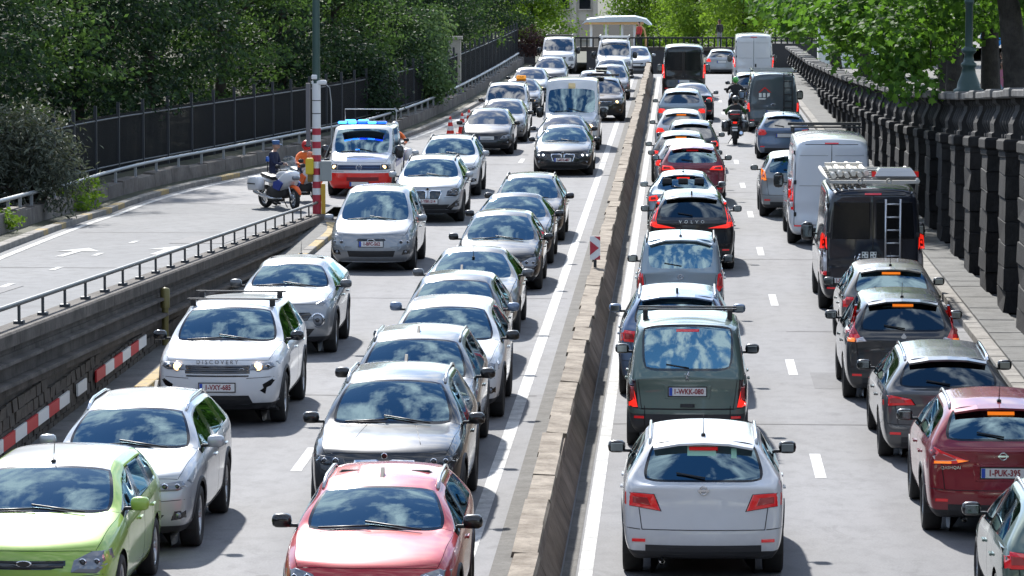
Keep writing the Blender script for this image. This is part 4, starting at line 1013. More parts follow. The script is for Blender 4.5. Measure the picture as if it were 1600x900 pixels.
c = fcar('suv', mod(SUV, L=4.45, W=.91, H=1.60, zn=.92), LSILV, 99.2, -6.36, 'pale silver SUV with a black twin-kidney grille behind the silver people carrier')
front(c, 'big', 'kidney', plate='1-YBK-214', platez=.56, lit=None, low=True, lampm=LAMPDK); c.badge('F', c.p['zn'] - .045, 'roundel', .04); c.mirrors(LSILV); c.rails(CLAD)
c.pair('bumper_blade', [(.45, .36), (.60, .34), (.86, .62), (.80, .64)], 'F', GLOSSB, off=.01)
c = fcar('suv', mod(SUV, L=4.4, W=.92, H=1.62), WHITE, 109.7, -6.47, 'white SUV with silver mirrors between the police van and the black saloon', near=True)
front(c, 'slim', 'vgrille', plate='', platez=.55); c.mirrors(LSILV); c.rails(BLACK)
c = fcar('estate_car', mod(HATCH, L=4.5, H=1.48), BLK, 131.7, -6.45, 'black hatchback with a small chrome badge beside the red and white cones')
front(c, 'swept', 'bar', plate='', platez=.58, badge='oval'); c.mirrors(BLK)
c = fcar('hatchback', mod(HATCH), GREY, 140.0, -6.3, 'dark grey hatchback hidden behind the black hatchback by the cones')
front(c, 'swept', 'bar', plate=''); c.mirrors(BLK)
c = fcar('people_carrier', mod(LUDO, L=4.4, H=1.78, W=.90), WHITE, 148.5, -6.56, 'white boxy people carrier with roof rails in front of the taxi')
front(c, 'big', 'bar', plate=''); c.mirrors(BLK); c.rails(CLAD)
c = fcar('taxi', mod(SEDAN), BLK, 162.5, -6.6, 'black taxi with an orange roof sign', 'taxi')
front(c, 'swept', 'hex', plate='', lit='warm'); c.mirrors(BLK); q = c.hit('T', 0, .1)
o = MB().box((0, .1, q.z + .08), (.44, .16, .15), bev=.03, taper=.9).build('taxi_sign', mat('taxi_sign', (.75, .30, .03), .4, emit=(1, .4, .05), es=.35), c.root); link('taxi_text', text_mesh('TAXI', .11, BLACK), o, (0, .186, q.z + .08), (R(90), 0, math.pi))
c = fcar('hatchback', mod(HATCH), SILVER, 177.0, -6.75, 'silver hatchback behind the taxi, next to the curved iron fence'); front(c, 'swept', 'bar', plate='', lit='warm'); c.mirrors(BLK)
c = fcar('hatchback', mod(HATCH, H=1.52), GREY, 193.0, -6.35, 'grey car right in front of the far dark-roofed white van'); front(c, 'swept', 'bar', plate=''); c.mirrors(BLK)
c = fcar('delivery_van', mod(MIDVAN), WHITE, 217.0, -6.65, 'far white van with a dark roof rack at the end of the outer lane', 'van')
front(c, 'vanlamp', 'bar', plate=''); c.mirrors(BLK, True)
m = MB(); [m.box((0, yy, 2.03), (1.5, .08, .06)) for yy in (.4, -.4, -1.2, -2.)]; [m.box((sx * .72, -.8, 2.05), (.05, 3.0, .05)) for sx in (1, -1)]; m.build('roof_rack', BLACK, c.root)

# ================================================================ LEFT CARRIAGEWAY, INNER LANE
c = fcar('hatchback', mod(SUV, L=4.3, W=.90, H=1.53), RED, 38.2, -3.07, 'red car with pale roof rails at the bottom edge ahead of the dark SUV'); front(c, 'swept', 'bar'); c.mirrors(BLK); c.rails(LSILV); c.antenna(y=-.1, fin=True)
c = fcar('suv', mod(BIGSUV), DKGREY, 46.6, -3.52, 'dark grey SUV with a broad bonnet directly behind the red car', rear_glass=GL_DARK)
front(c, 'slim', 'kidney', plate='', lampm=LAMPDK); c.mirrors(BLK); c.rails(LSILV); c.antenna(fin=True); c.badge('F', c.p['zn'] - .03, 'roundel', .04)
lines(c, [((.30, 1.1), (.42, 2.0)), ((-.30, 1.1), (-.42, 2.0))], 'T', BLACK, .004, 'bonnet_crease')
c = fcar('suv', mod(SUV, L=4.55, H=1.66), GREY, 52.2, -3.62, 'grey SUV with a dark rooftop aerial, second behind the red car'); front(c, 'swept', 'hex', plate=''); c.mirrors(BLK); c.antenna(y=.0, fin=True); c.rails(GREY, .02)
c = fcar('suv', mod(SUV, L=4.4, H=1.62), WHITE, 57.5, -3.50, 'white SUV with black mirrors in the queue between two dark cars'); front(c, 'swept', 'bar', plate=''); c.mirrors(BLK)
c = fcar('hatchback', mod(HATCH, H=1.50, L=4.4), DKGREY, 63.6, -3.72, 'dark grey hatchback right behind the white SUV with black mirrors'); front(c, 'swept', 'bar', plate=''); c.mirrors(BLUEGREY); c.antenna(fin=True)
c = fcar('saloon_car', mod(SEDAN, L=4.6), WARMGREY, 70.0, -3.76, 'grey-brown saloon with a sky-bright windscreen beside the silver crossover'); front(c, 'slim', 'hex', plate=''); c.mirrors(GREY); c.antenna(y=.4)
c = fcar('hatchback', mod(HATCH, H=1.50, L=4.3), BLK, 79.4, -3.66, 'glossy black hatchback with clear wide headlamps beside the silver people carrier'); front(c, 'big', 'bar', plate=''); c.mirrors(BLK)
c = fcar('saloon_car', mod(SEDAN, L=4.5), NAVY, 86.0, -3.66, 'dark navy saloon squeezed behind the glossy black hatchback'); front(c, 'swept', 'bar', plate=''); c.mirrors(BLK)
c = fcar('hatchback', mod(HATCH, L=4.5, H=1.50), BROWN, 92.8, -3.58, 'brownish black car with one lit headlamp beside the pale silver SUV'); front(c, 'big', 'hex', plate='', lit='warm'); c.mirrors(BLK); c.rails(BLACK)
c = fcar('saloon_car', mod(SEDAN, L=4.9, W=.93, H=1.46), BLK, 119.8, -3.52, 'black saloon with white headlamp rings and a kidney grille alone on the open road', near=True)
front(c, 'big', 'kidney', lit='led', plate='1-XDL-407', platez=.50, dz=.02, lampm=LAMPDK); c.mirrors(BLK); c.badge('F', c.p['zn'] - .04, 'roundel', .045)
c = fcar('saloon_car', mod(SEDAN), DKGREY, 127.0, -3.75, 'dark grey saloon just behind the black saloon with headlamp rings'); front(c, 'swept', 'bar', plate=''); c.mirrors(BLK)
c = fcar('delivery_van', mod(VAN, L=5.3, W=1.0, H=2.42, glassside=False), WHITE, 134.5, -3.68, 'white high-roof van with lit headlamps in the middle of the far queue', 'van', near=True)
front(c, 'tall', 'hex', lit='warm', plate=''); c.mirrors(BLK, True); c.decal('roof_lamp', rect(-.1, .1, -.0, .06) if False else [(-.12, 1.1), (.12, 1.1), (.12, 1.2), (-.12, 1.2)], 'T', mat('lamp_yellow', (.8, .6, .3), .4), off=.07)
c = fcar('suv', mod(SUV, H=1.7), BROWN, 157.0, -3.05, 'black off-roader with a lit headlamp showing beside the white high-roof van'); front(c, 'swept', 'hex', lit='warm', plate=''); c.mirrors(BLK)
m = MB(); [m.box((0, yy, 1.80), (1.3, .06, .05)) for yy in (.3, -.8)]; m.box((.2, -.2, 1.85), (.5, 1.2, .08), bev=.02); m.build('roof_rack', BLACK, c.root)
c = fcar('suv', mod(SUV), GREY, 167.0, -3.55, 'grey SUV with dark roof load behind the black off-roader'); front(c, 'swept', 'bar', plate=''); c.mirrors(BLK)
m = MB(); m.box((-.25, -.3, 1.76), (.5, 1.2, .12), bev=.04); m.build('roof_load', BLACK, c.root)
c = fcar('hatchback', mod(HATCH, H=1.55), WARMGREY, 179.0, -3.1, 'warm grey car behind the grey SUV with roof load'); front(c, 'swept', 'bar', plate=''); c.mirrors(BLK)
c = fcar('hatchback', mod(HATCH, H=1.55), WHITE, 189.0, -3.25, 'white rounded car in front of the far white van with a roof rack'); front(c, 'swept', 'bar', plate=''); c.mirrors(BLK)
c = fcar('delivery_van', mod(MIDVAN, H=2.02, W=1.0, zw=1.9), WHITE, 208.0, -3.4, 'far white van with a white roof rack at the end of the inner lane', 'van')
front(c, 'vanlamp', 'bar', plate=''); c.mirrors(BLK, True)
m = MB(); [m.box((0, yy, 2.16), (1.6, .07, .05)) for yy in (1.0, .2, -.6, -1.4, -2.2)]; [m.tube([(sx * .78, 1.1, 2.22), (sx * .78, -2.3, 2.22)], .04, 6) for sx in (1, -1)]; [m.box((sx * .7, yy, 2.08), (.06, .06, .22)) for sx in (1, -1) for yy in (1., -2.)]; m.build('roof_rack', WHITE, c.root)
c = fcar('hatchback', mod(HATCH), LSILV, 219.5, -2.35, 'small silver car peeping out behind the far roof-rack van', z=-.12); front(c, 'swept', 'bar', plate=''); c.mirrors(LSILV)

# ================================================================ RIGHT CARRIAGEWAY, INNER LANE (away from the camera)
VT = lambda x0, x1, z0, z1: [(x0, z0), (x1, z0 + .02), (x1, z1), (x0 + .02, z1)]
c = rcar('suv', mod(SUV, L=4.4, H=1.58, W=.92, zq=1.10), WHITE, 43.0, .30, 'white SUV seen from behind at the bottom edge, black door mirrors spread wide')
rear(c, [([(.52, .80), (.95, .86), (.95, 1.00), (.60, .98)], TAIL)], badge='ring_bar', b3='dark'); c.mirrors(BLK); c.rails(LSILV); c.antenna()
for xx, zz, w, h in ((-.02, 1.425, .16, .05), (.34, 1.40, .05, .05)): c.decal('window_sticker', rect(xx - w, xx + w, zz - h, zz + h) if w > .1 else rect(xx - w * .6, xx + w * .6, zz - h, zz + h), 'R', mat('sticker_green', (.30, .55, .42), .5), off=.003, sink=.0)
c = rcar('multi_purpose_van', mod(LUDO, bumper_trim=2), SAGE, 54.5, .15, 'sage green boxy van with black rear bumper and plate 1-WKK-080', 'van')
lamp = [(.80, .60), (.97, .60), (.95, .98), (.84, .98)]
rear(c, [(lamp, mat('tail_smoked', (.03, .004, .006), .12, coat=1.)), ([(.80, .60), (.95, .60), (.95, .66), (.87, .68), (.90, .84), (.86, .84)], TAILLIT)], plate='1-WKK-080', platez=.82, b3='dark', exhaust=False, bump=False, badge='lion', badgez=1.04)
c.decal('tailgate_handle', rect(-.10, .10, .60, .65), 'R', BLACK, off=.02); c.mirrors(BLK, False)
for yy in (-.85, -1.15):
    q = c.hit('T', 0, yy); m = MB(); m.box((0, yy, q.z + .10), (1.40, .05, .025), bev=.01); [m.box((sx * .60, yy, q.z + .02), (.07, .10, .15)) for sx in (1, -1)]; m.build('roof_bar', BLACK, c.root)
lines(c, [((-.60, .62), (-.60, .30)), ((.60, .62), (.60, .30)), ((-.66, .57), (.66, .57))], 'R', BLACK, .006)
c = rcar('suv', mod(SUV, L=4.5, H=1.64), BLUEGREY, 60.6, .0, 'blue-grey SUV with silver roof rails hidden in front of the sage green van')
rear(c, [([(.62, .88), (.95, .90), (.95, 1.08), (.70, 1.06)], TAIL)], plate='', b3=None); c.mirrors(BLUEGREY); c.rails(LSILV); c.antenna(fin=True)
c = rcar('city_car', mod(CITY), PALEBLUE, 72.3, .06, 'pale silver-blue upright city car with low red lamps and black roof-rail ends')
rear(c, [([(.80, .66), (.97, .66), (.94, 1.04), (.84, .98)], TAIL)], plate='', platez=.62, badge='ring_bar', badgez=.93, b3=None, exhaust=False); c.mirrors(BLK); c.antenna(); c.rails(BLACK, .05)
c = rcar('suv', mod(SUV, L=4.7, W=.95, H=1.66), BLK, 84.7, .31, 'black SUV with tall red lamp strips and VOLVO lettering on its tailgate', rear_glass=GL_DARK)
rear(c, [([(.78, .98), (.95, .98), (.95, 1.06), (.90, 1.10), (.80, 1.46), (.74, 1.46), (.82, 1.10)], TAILLIT), ([(.36, .94), (.80, .94), (.95, .98), (.95, 1.06), (.80, 1.03)], TAILLIT)], plate='1-VSP-941', platez=.82, b3=None)
c.badge('R', 1.075, 'text', m=CHROME, txt='V  O  L  V  O', size=.10); c.mirrors(BLK); c.antenna(fin=True)
c = rcar('small_saloon', mod(HATCH, L=4.2, H=1.43, yr=.95, yq=.42, zq=1.02, zt=.95, wr=.56), PALEBLUE, 96.3, .14, 'pale blue-silver rounded hatchback between the black VOLVO SUV and the dark red SUV')
rear(c, [([(.66, .78), (.94, .76), (.95, .88), (.72, .92)], TAILLIT)], plate='', b3='red'); c.mirrors(SILVER); c.antenna()
c = rcar('suv', mod(SUV, L=4.4, H=1.62), DKRED, 106.2, .40, 'dark red SUV seen from behind, lit lamps, beyond the pale blue-silver hatchback', near=True)
rear(c, [([(.50, .98), (.95, .96), (.95, 1.10), (.60, 1.08)], TAILLIT)], plate='', b3='dark'); c.mirrors(BLK)
for d, X, pm, pp, lab, b3 in ((111.3, .22, SILVER, HATCH, 'silver hatchback with a glowing high brake light just beyond the dark red SUV', 'amber'),
                             (116.3, .10, DKGREY, HATCH, 'dark grey hatchback second beyond the dark red SUV, amber high brake light on', 'amber'),
                             (122.2, .42, DKGREY, mod(HATCH, H=1.55), 'dark hatchback whose rear window mirrors the bright sky, third beyond the red SUV', None),
                             (131.0, .12, WHITE, mod(HATCH, H=1.52), 'white hatchback with amber high brake light behind the blue-white SUV', 'amber'),
                             (146.5, .15, PALEBLUE, mod(SUV, L=4.3), 'pale SUV with a blue-tinted tail, third back from the black van', None),
                             (157.5, .55, NAVY, SEDAN, 'dark saloon right behind the tall black van', None)):
    c = rcar('hatchback' if pp is not SEDAN else 'saloon_car', mod(pp), pm, d, X, lab)
    rear(c, [([(.58, .80), (.94, .80), (.95, .98), (.70, .96)], TAILLIT)], plate='', b3=b3, exhaust=False, wiper=False); c.mirrors(BLK if pm is not SILVER else BLK)
VGLASS = mat('van_door_glass', (.004, .005, .007), .16, spec=.35)
def rear_doors(c, zw0=None, zw1=None, gm=GL_FAR):
    p = c.p; W = p['W']; zt = p['H'] - .16
    lines(c, [((0, p['zb'] + .22), (0, zt)), ((-.80 * W, zt), (.80 * W, zt)), ((-.86 * W, .50), (.86 * W, .50)), ((.86 * W, .5), (.82 * W, zt)), ((-.86 * W, .5), (-.82 * W, zt))], 'R', BLACK, .009)
    if zw0:
        for sg in (1, -1): c.decal('rear_door_window', [(sg * .06 * W, zw0), (sg * .78 * W, zw0), (sg * .74 * W, zw1), (sg * .06 * W, zw1)], 'R', gm, off=.006)
    else:
        for z in (1.42, p['H'] - .42): lines(c, [((.08 * W, z), (.74 * W, z)), ((-.08 * W, z), (-.74 * W, z))], 'R', mat('seam_grey', (.28, .29, .30), .5), .007)
    h = c.hit('R', .10, 1.05)
    if h: MB().box((.10, h.y - .02, 1.05), (.07, .04, .16), bev=.01).build('door_handle', BLACK, c.root)
    for sg in (1, -1):
        for z in (.75, 1.5, zt - .2):
            h = c.hit('R', sg * .84 * W, z)
            if h: MB().box((h.x, h.y - .012, z), (.06, .04, .10), bev=.01).build('hinge', BLACK, c.root)
c = rcar('minibus', mod(VAN, L=5.4, W=1.02, H=2.45, glassside=True, quarter=True), BLK, 181.0, .27, 'tall black van with dark windows at the head of the inner queue', 'van')
rear(c, [([(.86, .95), (.99, .95), (.97, 1.55), (.88, 1.50)], TAILLIT)], plate='', platez=.80, b3=None, wiper=False, exhaust=False); rear_doors(c, 1.30, 2.15, VGLASS); c.mirrors(BLK, True)

# ================================================================ RIGHT CARRIAGEWAY, OUTER LANE
c = rcar('hatchback', mod(HATCH, L=4.3, H=1.5), SAGE, 39.0, 4.15, 'grey-green car whose roof shows at the bottom right corner'); rear(c, [([(.58, .80), (.94, .80), (.95, .98), (.70, .96)], TAIL)], plate='', b3='dark'); c.mirrors(BLK); c.rails(LSILV)
c = rcar('crossover', mod(SUV, L=4.4, H=1.60), BURG, 46.3, 3.88, 'burgundy crossover with plate 1-PUK-39 cut by the edge of the photo')
rear(c, [([(.44, .94), (.60, .90), (.97, .90), (.97, 1.00), (.88, 1.10), (.74, 1.04)], TAIL), ([(.56, .945), (.86, .92), (.90, .99), (.76, 1.02)], TAILW), ([(.66, .905), (.88, .905), (.88, .935), (.66, .935)], AMBER), ([(.44, .945), (.58, .92), (.60, .96)], AMBER)], plate='1-PUK-395', platez=.80, badge='ring_bar', badgez=1.0, b3='amber')
c.mirrors(BLK); c.rails(LSILV); c.antenna(); c.badge('R', .86, 'text', x=-.62, txt='QASHQAI', size=.055)
c = rcar('estate_car', mod(WAGON, H=1.48), paint('graphite', (.075, .08, .085), .45), 53.0, 3.70, 'graphite grey estate car with chrome roof rails and long red tail lamps', rear_glass=GL_DARK)
rear(c, [([(.50, .82), (.96, .80), (.96, .93), (.86, .95), (.56, .90)], TAIL)], plate='', platez=.68, badge='star', badgez=.97, b3=None); c.mirrors(BLK); c.rails(CHROME)
c = rcar('people_carrier', mod(MPV, L=4.4, W=.92, H=1.62, wr=.61, yr=.5, zq=1.10), DKGREY, 60.2, 3.50, 'dark grey people carrier with boomerang tail lamps behind the graphite estate', rear_glass=GL_DARK)
rear(c, [([(.70, .98), (.95, .96), (.95, 1.08), (.89, 1.10), (.80, 1.46), (.76, 1.46), (.83, 1.10)], TAIL), ([(.62, .96), (.80, .94), (.80, 1.0), (.68, 1.03)], TAILW), ([(.82, .95), (.94, .95), (.94, 1.01), (.82, 1.01)], AMBER)], plate='', platez=.72, badge='diamond', b3='amber'); c.mirrors(BLK); c.antenna()
c = rcar('hatchback', mod(HATCH, L=4.3, H=1.50), WARMGREY, 67.6, 3.72, 'warm grey hatchback directly behind the black van with the ladder')
rear(c, [([(.66, .80), (.94, .80), (.95, .98), (.74, .98)], TAIL)], plate='', b3='amber'); c.mirrors(BLK); c.antenna()
c = rcar('panel_van', mod(VAN, L=5.4, W=1.02, H=2.42, wr=.85), NAVY, 75.2, 3.76, 'black panel van with a silver ladder on its rear door and gear on its roof', 'van')
rear(c, [([(.86, 1.22), (.99, 1.22), (.97, 1.48), (.87, 1.48)], TAILLIT), ([(.86, .80), (.99, .80), (.99, 1.21), (.86, 1.21)], TAILW), ([(.86, .72), (.99, .72), (.99, .80), (.86, .80)], TAIL)], plate='', b3='dark', wiper=False, exhaust=False)
rear_doors(c, 1.42, 2.14, VGLASS); c.mirrors(BLK, True); c.badge('R', 1.02, 'lion', .10, x=-.28); c.plate('R', .62, '1-RTL-208', x=-.55)
h = c.hit('R', .42, 1.5).y - .07; m = MB()
for sx in (.24, .52): m.tube([(sx, h, .75), (sx, h, 2.20)], .022, 6)
for k in range(6): m.tube([(.24, h, .85 + k * .25), (.52, h, .85 + k * .25)], .018, 6)
for sx in (.24, .52): [m.box((sx, h + .05, zz), (.03, .12, .03)) for zz in (.85, 2.0)]
m.build('ladder', mat('aluminium', (.55, .56, .58), .35, .8), c.root)
RACK = mat('rack_grey', (.45, .44, .41), .55, .2)
m = MB()
for yy in (2.0, 1.2, .4, -.4, -1.2, -2.0, -2.55): m.box((0, yy - .0, 2.52), (1.76, .06, .06))
for sx in (-.86, .86): m.tube([(sx, -2.6, 2.54), (sx, 2.0, 2.54)], .04, 6)
for sx in (-.25, .30): m.lathe([(.06, -.02), (.06, .02), (.02, .02)], 10, c=(sx, -2.66, 2.54), axis='Y')
m.build('roof_rack', RACK, c.root)
m = MB(); [m.tube([(-.75 + k * .13, -2.4 + .1 * k, 2.62 + .03 * (k % 2)), (-.72 + k * .12, 1.4, 2.62 + .03 * (k % 2))], .055, 6) for k in range(6)]; m.box((-.45, -1.6, 2.70), (.75, .10, .06)); m.box((-.45, .4, 2.70), (.75, .1, .06)); m.build('pipe_bundle', mat('pipe_cream', (.62, .58, .50), .5), c.root)
m = MB(); m.box((.45, -1.9, 2.66), (.80, .60, .20), bev=.05, taper=.86); m.box((.04, -1.9, 2.64), (.08, .3, .10), m=1); m.box((.86, -1.9, 2.64), (.08, .3, .10), m=1); m.build('beacon_box', [LSILV, TAIL], c.root)
m = MB()
for (x, z) in ((.01, 1.12), (-.15, 1.12)):
    m.box((x, 0, z), (.12, .01, .12)); 
    for (a, b) in ((-.03, .03), (.02, -.02), (.035, .035), (-.03, -.035)): m.box((x + a, -.006, z + b), (.028, .006, .028), m=1)
m.build('door_sticker', [WHITEP, CLAD], c.root, loc=(.0, c.hit('R', .0, 1.1).y - .012, 0))
WVAN = paint('van_grey', (.60, .63, .67), .1, .35)
c = rcar('panel_van', mod(VAN, L=5.9, W=1.02, H=2.55, wr=.84), WVAN, 92.0, 3.62, 'tall pale grey panel van with bare rear doors ahead of the black ladder van', 'van', near=True)
rear(c, [([(.87, .85), (.99, .85), (.97, 1.52), (.88, 1.50)], TAIL), ([(.885, 1.08), (.975, 1.08), (.975, 1.30), (.885, 1.30)], TAILLIT), ([(.885, .92), (.975, .92), (.975, 1.04), (.885, 1.04)], TAILW)], plate='', platez=.56, b3='dark', wiper=False, exhaust=False, low=BLACK); rear_doors(c); c.mirrors(BLK, True)
m = MB(); m.box((0, 2.0, 2.66), (1.8, .10, .07)); m.box((0, .6, 2.64), (1.75, .06, .04)); [m.box((sx * .8, 1.3, 2.61), (.05, 1.5, .04)) for sx in (1, -1)]; [m.box((sx * .8, yy, 2.55), (.05, .05, .18)) for sx in (1, -1) for yy in (2., .6)]; m.build('roof_rack', BLACK, c.root)
c = rcar('hatchback', mod(SUV, L=4.3), SILVER, 101.5, 3.05, 'silver car mostly hidden ahead of the tall pale grey van', near=True); rear(c, [([(.80, .98), (.95, .96), (.95, 1.30), (.84, 1.20)], AMBER)], plate='', b3=None); c.mirrors(BLK)
c = rcar('hatchback', mod(HATCH, L=4.3, H=1.50), BLUEGREY, 129.4, 3.5, 'dark blue-grey hatchback with round red lamps between the grey vans'); rear(c, [([(.62, .86), (.70, .80), (.92, .80), (.95, .90), (.88, 1.0), (.68, .98)], TAIL)], plate='', b3=None); c.mirrors(BLK); c.antenna()
c = rcar('panel_van', mod(VAN, L=5.2, W=1.02, H=2.25, wr=.80, zq=1.3), PETROL, 148.0, 3.6, 'blue-grey work van with a dark ladder and red house logo on its back', 'van')
rear(c, [([(.86, .80), (.99, .80), (.97, 1.15), (.88, 1.12)], TAILLIT)], plate='', platez=.80, b3=None, wiper=False, exhaust=False); c.mirrors(BLK, True)
h = c.hit('R', .5, 1.4).y - .10; m = MB(); [m.tube([(sx, h, .85), (sx, h + .05, 2.25)], .022, 5) for sx in (.40, .72)]; [m.tube([(.40, h, .95 + k * .25), (.72, h, .95 + k * .25)], .018, 5) for k in range(6)]; m.build('ladder', CLAD, c.root)
y = c.hit('R', -.3, 1.5).y - .012; m = MB(); m.prism([(-.25, 0), (0, .22), (.25, 0), (.18, 0), (0, .15), (-.18, 0)], 0, .01, 'Y', 0); [m.box((xx, .005, -.10), (.10, .01, .16), m=1) for xx in (-.17, -.02, .14)]; m.box((0, .005, -.24), (.46, .01, .05), m=1); m.build('house_logo', [REDP, WHITEP], c.root, loc=(-.32, y, 1.52)); c.badge('R', 1.06, 'oval', .05)
m = MB(); m.box((0, -2.4, 2.33), (1.75, .10, .07)); m.box((0, -1.0, 2.33), (1.7, .06, .05)); m.box((0, .6, 2.33), (1.7, .06, .05)); [m.box((sx * .8, -.9, 2.335), (.05, 3.1, .06)) for sx in (1, -1)]; m.build('roof_rack', LSILV, c.root)
c = rcar('estate_car', mod(SUV), WARMGREY, 166.0, 3.15, 'pale grey estate car between the work van and the far white van'); rear(c, [([(.66, .90), (.94, .90), (.95, 1.10), (.74, 1.06)], TAILLIT)], plate='', b3=None); c.mirrors(BLK)
c = rcar('panel_van', mod(VAN, L=5.6, W=1.04, H=2.6, wr=.88), WHITE, 197.0, 3.80, 'far tall white panel van with red corner lamps under the trees', 'van')
rear(c, [([(.88, .95), (.99, .95), (.97, 1.45), (.90, 1.42)], TAILLIT)], plate='', platez=.7, b3='dark', wiper=False, exhaust=False); rear_doors(c); c.mirrors(BLK, True)
c = rcar('hatchback', mod(HATCH), LSILV, 220.0, 2.45, 'small silver car far off beyond the crest, left of the far white van', z=-.25); rear(c, [([(.66, .80), (.94, .80), (.95, .98), (.74, .98)], TAILLIT)], plate='', b3=None); c.mirrors(BLK)

# ================================================================ POLICE VAN
PRED = mat('police_red', (.72, .016, .010), .35, coat=.6)
c = Car('police_van', mod(MIDVAN, L=4.9, W=.95, H=1.95, bumper_trim=3, bumper_mat=PRED), WHITE, (-8.95, 109.5 + 2.45, 0), math.pi, 'white police van with red bumper and blue lights behind the striped post', 'van', lod=2, near=True)
front(c, 'none', 'none', low=False, fog=False)
o = c.decal('grille', rect(-.60, .60, .76, .90), 'F', mat('grille_navy', (.01, .015, .03), .2), off=.008); slats(c, o, .58, .79, .875, 3, mat('blue_strip', (.05, .12, .3), .3))
for o, sg in zip(c.pair('headlight', [(.60, .76), (.88, .78), (.88, .92), (.62, .92)], 'F', LAMPDK, off=.014, dome=.01), (1, -1)):
    h = c.hit('F', sg * .70, .84); MB().ball((h.x, h.y + .015, h.z), (.06, .02, .055), n=10).build('lamp_lens', LIT, o)
c.badge('F', .83, 'vw', .085); c.decal('air_intake', rect(-.55, .35, .46, .56), 'F', mat('dark_red', (.18, .01, .01), .5), off=.016); c.plate('F', .37, '', x=.0); c.mirrors(BLK, True)
BLUE = mat('beacon_blue', (.01, .04, .6), .2, emit=(.004, .05, 1.), es=3.5); BLUEW = mat('beacon_core', (.05, .2, .9), .2, emit=(.03, .22, 1.), es=4.5)
m = MB(); m.box((0, 1.05, 2.03), (1.35, .26, .10), bev=.03); o = m.build('light_bar', mat('bar_dark', (.05, .05, .07), .3), c.root)
for k in range(5): MB().box((-.56 + k * .28, 1.12, 2.045), (.25, .22, .06), bev=.02).build('beacon', BLUEW if k in (1, 3, 4) else BLUE, o)
for (xx, yy, zz) in ((.42, .15, 2.08), (.05, .15, 2.08)): MB().box((xx, yy, zz - .03), (.30, .16, .06), bev=.02).build('beacon', BLUEW, o)
m = MB(); m.tube([(-.75, -1.9, 1.95), (-.75, -1.9, 2.30), (.75, -1.9, 2.30), (.75, -1.9, 1.95)], .018, 6); m.build('roof_frame', LSILV, c.root)
o = MB().box((.12, c.F - 1.05, 1.28), (.12, .05, .05), bev=.01).build('dash_beacon', BLUEW, c.root)
c.decal('stripe', [(-1.6, .78), (1.0, .78), (1.0, .98), (-1.6, .98)], 1, mat('police_blue', (.02, .05, .30), .4, coat=.6), off=.004); c.decal('stripe', [(-1.6, .78), (1.0, .78), (1.0, .98), (-1.6, .98)], -1, MATS['police_blue'], off=.004)
c.decal('bonnet_lettering', [(-.40, 2.05), (.40, 2.05), (.44, 1.93), (-.44, 1.93)], 'T', mat('bonnet_grey', (.35, .37, .38), .4), off=.003)
for sx in (-.42, .42):      # occupants behind the windscreen
    pass
# ================================================================ PEOPLE, MOTORCYCLES, STREET FURNITURE
def loft(m, secs, n=12, e=.7, mi=0, smooth=True):
    """superellipse sections (x, y, z, half width, half height) along y"""
    V = []; F = []
    for (x, y, z, a, b) in secs:
        for k in range(n):
            t = 2 * math.pi * k / n; c, s = math.cos(t), math.sin(t)
            V.append((x + a * math.copysign(abs(c) ** e, c), y, z + b * math.copysign(abs(s) ** e, s)))
    for i in range(len(secs) - 1):
        for k in range(n): F.append((i * n + k, i * n + (k + 1) % n, (i + 1) * n + (k + 1) % n, (i + 1) * n + k))
    F += [tuple(range(n)), tuple(range((len(secs) - 1) * n, len(secs) * n))[::-1]]
    return m.add(V, F, mi, smooth)
SKIN = mat('skin', (.42, .24, .17), .55); CLNAVY = mat('cloth_navy', (.012, .018, .05), .85); CLORANGE = mat('cloth_orange', (.80, .16, .03), .8); CLBLACK = mat('cloth_black', (.012, .012, .014), .8)
CLPINK = mat('cloth_pink', (.65, .22, .36), .85); CLBLUE = mat('cloth_pale_blue', (.35, .45, .62), .85); CLGREEN = mat('cloth_hivis_green', (.10, .55, .05), .75); HAIR = mat('hair_brown', (.05, .03, .02), .8); BOOT = mat('boot_black', (.015, .014, .013), .5); CLGREY = mat('cloth_grey', (.16, .17, .18), .85)
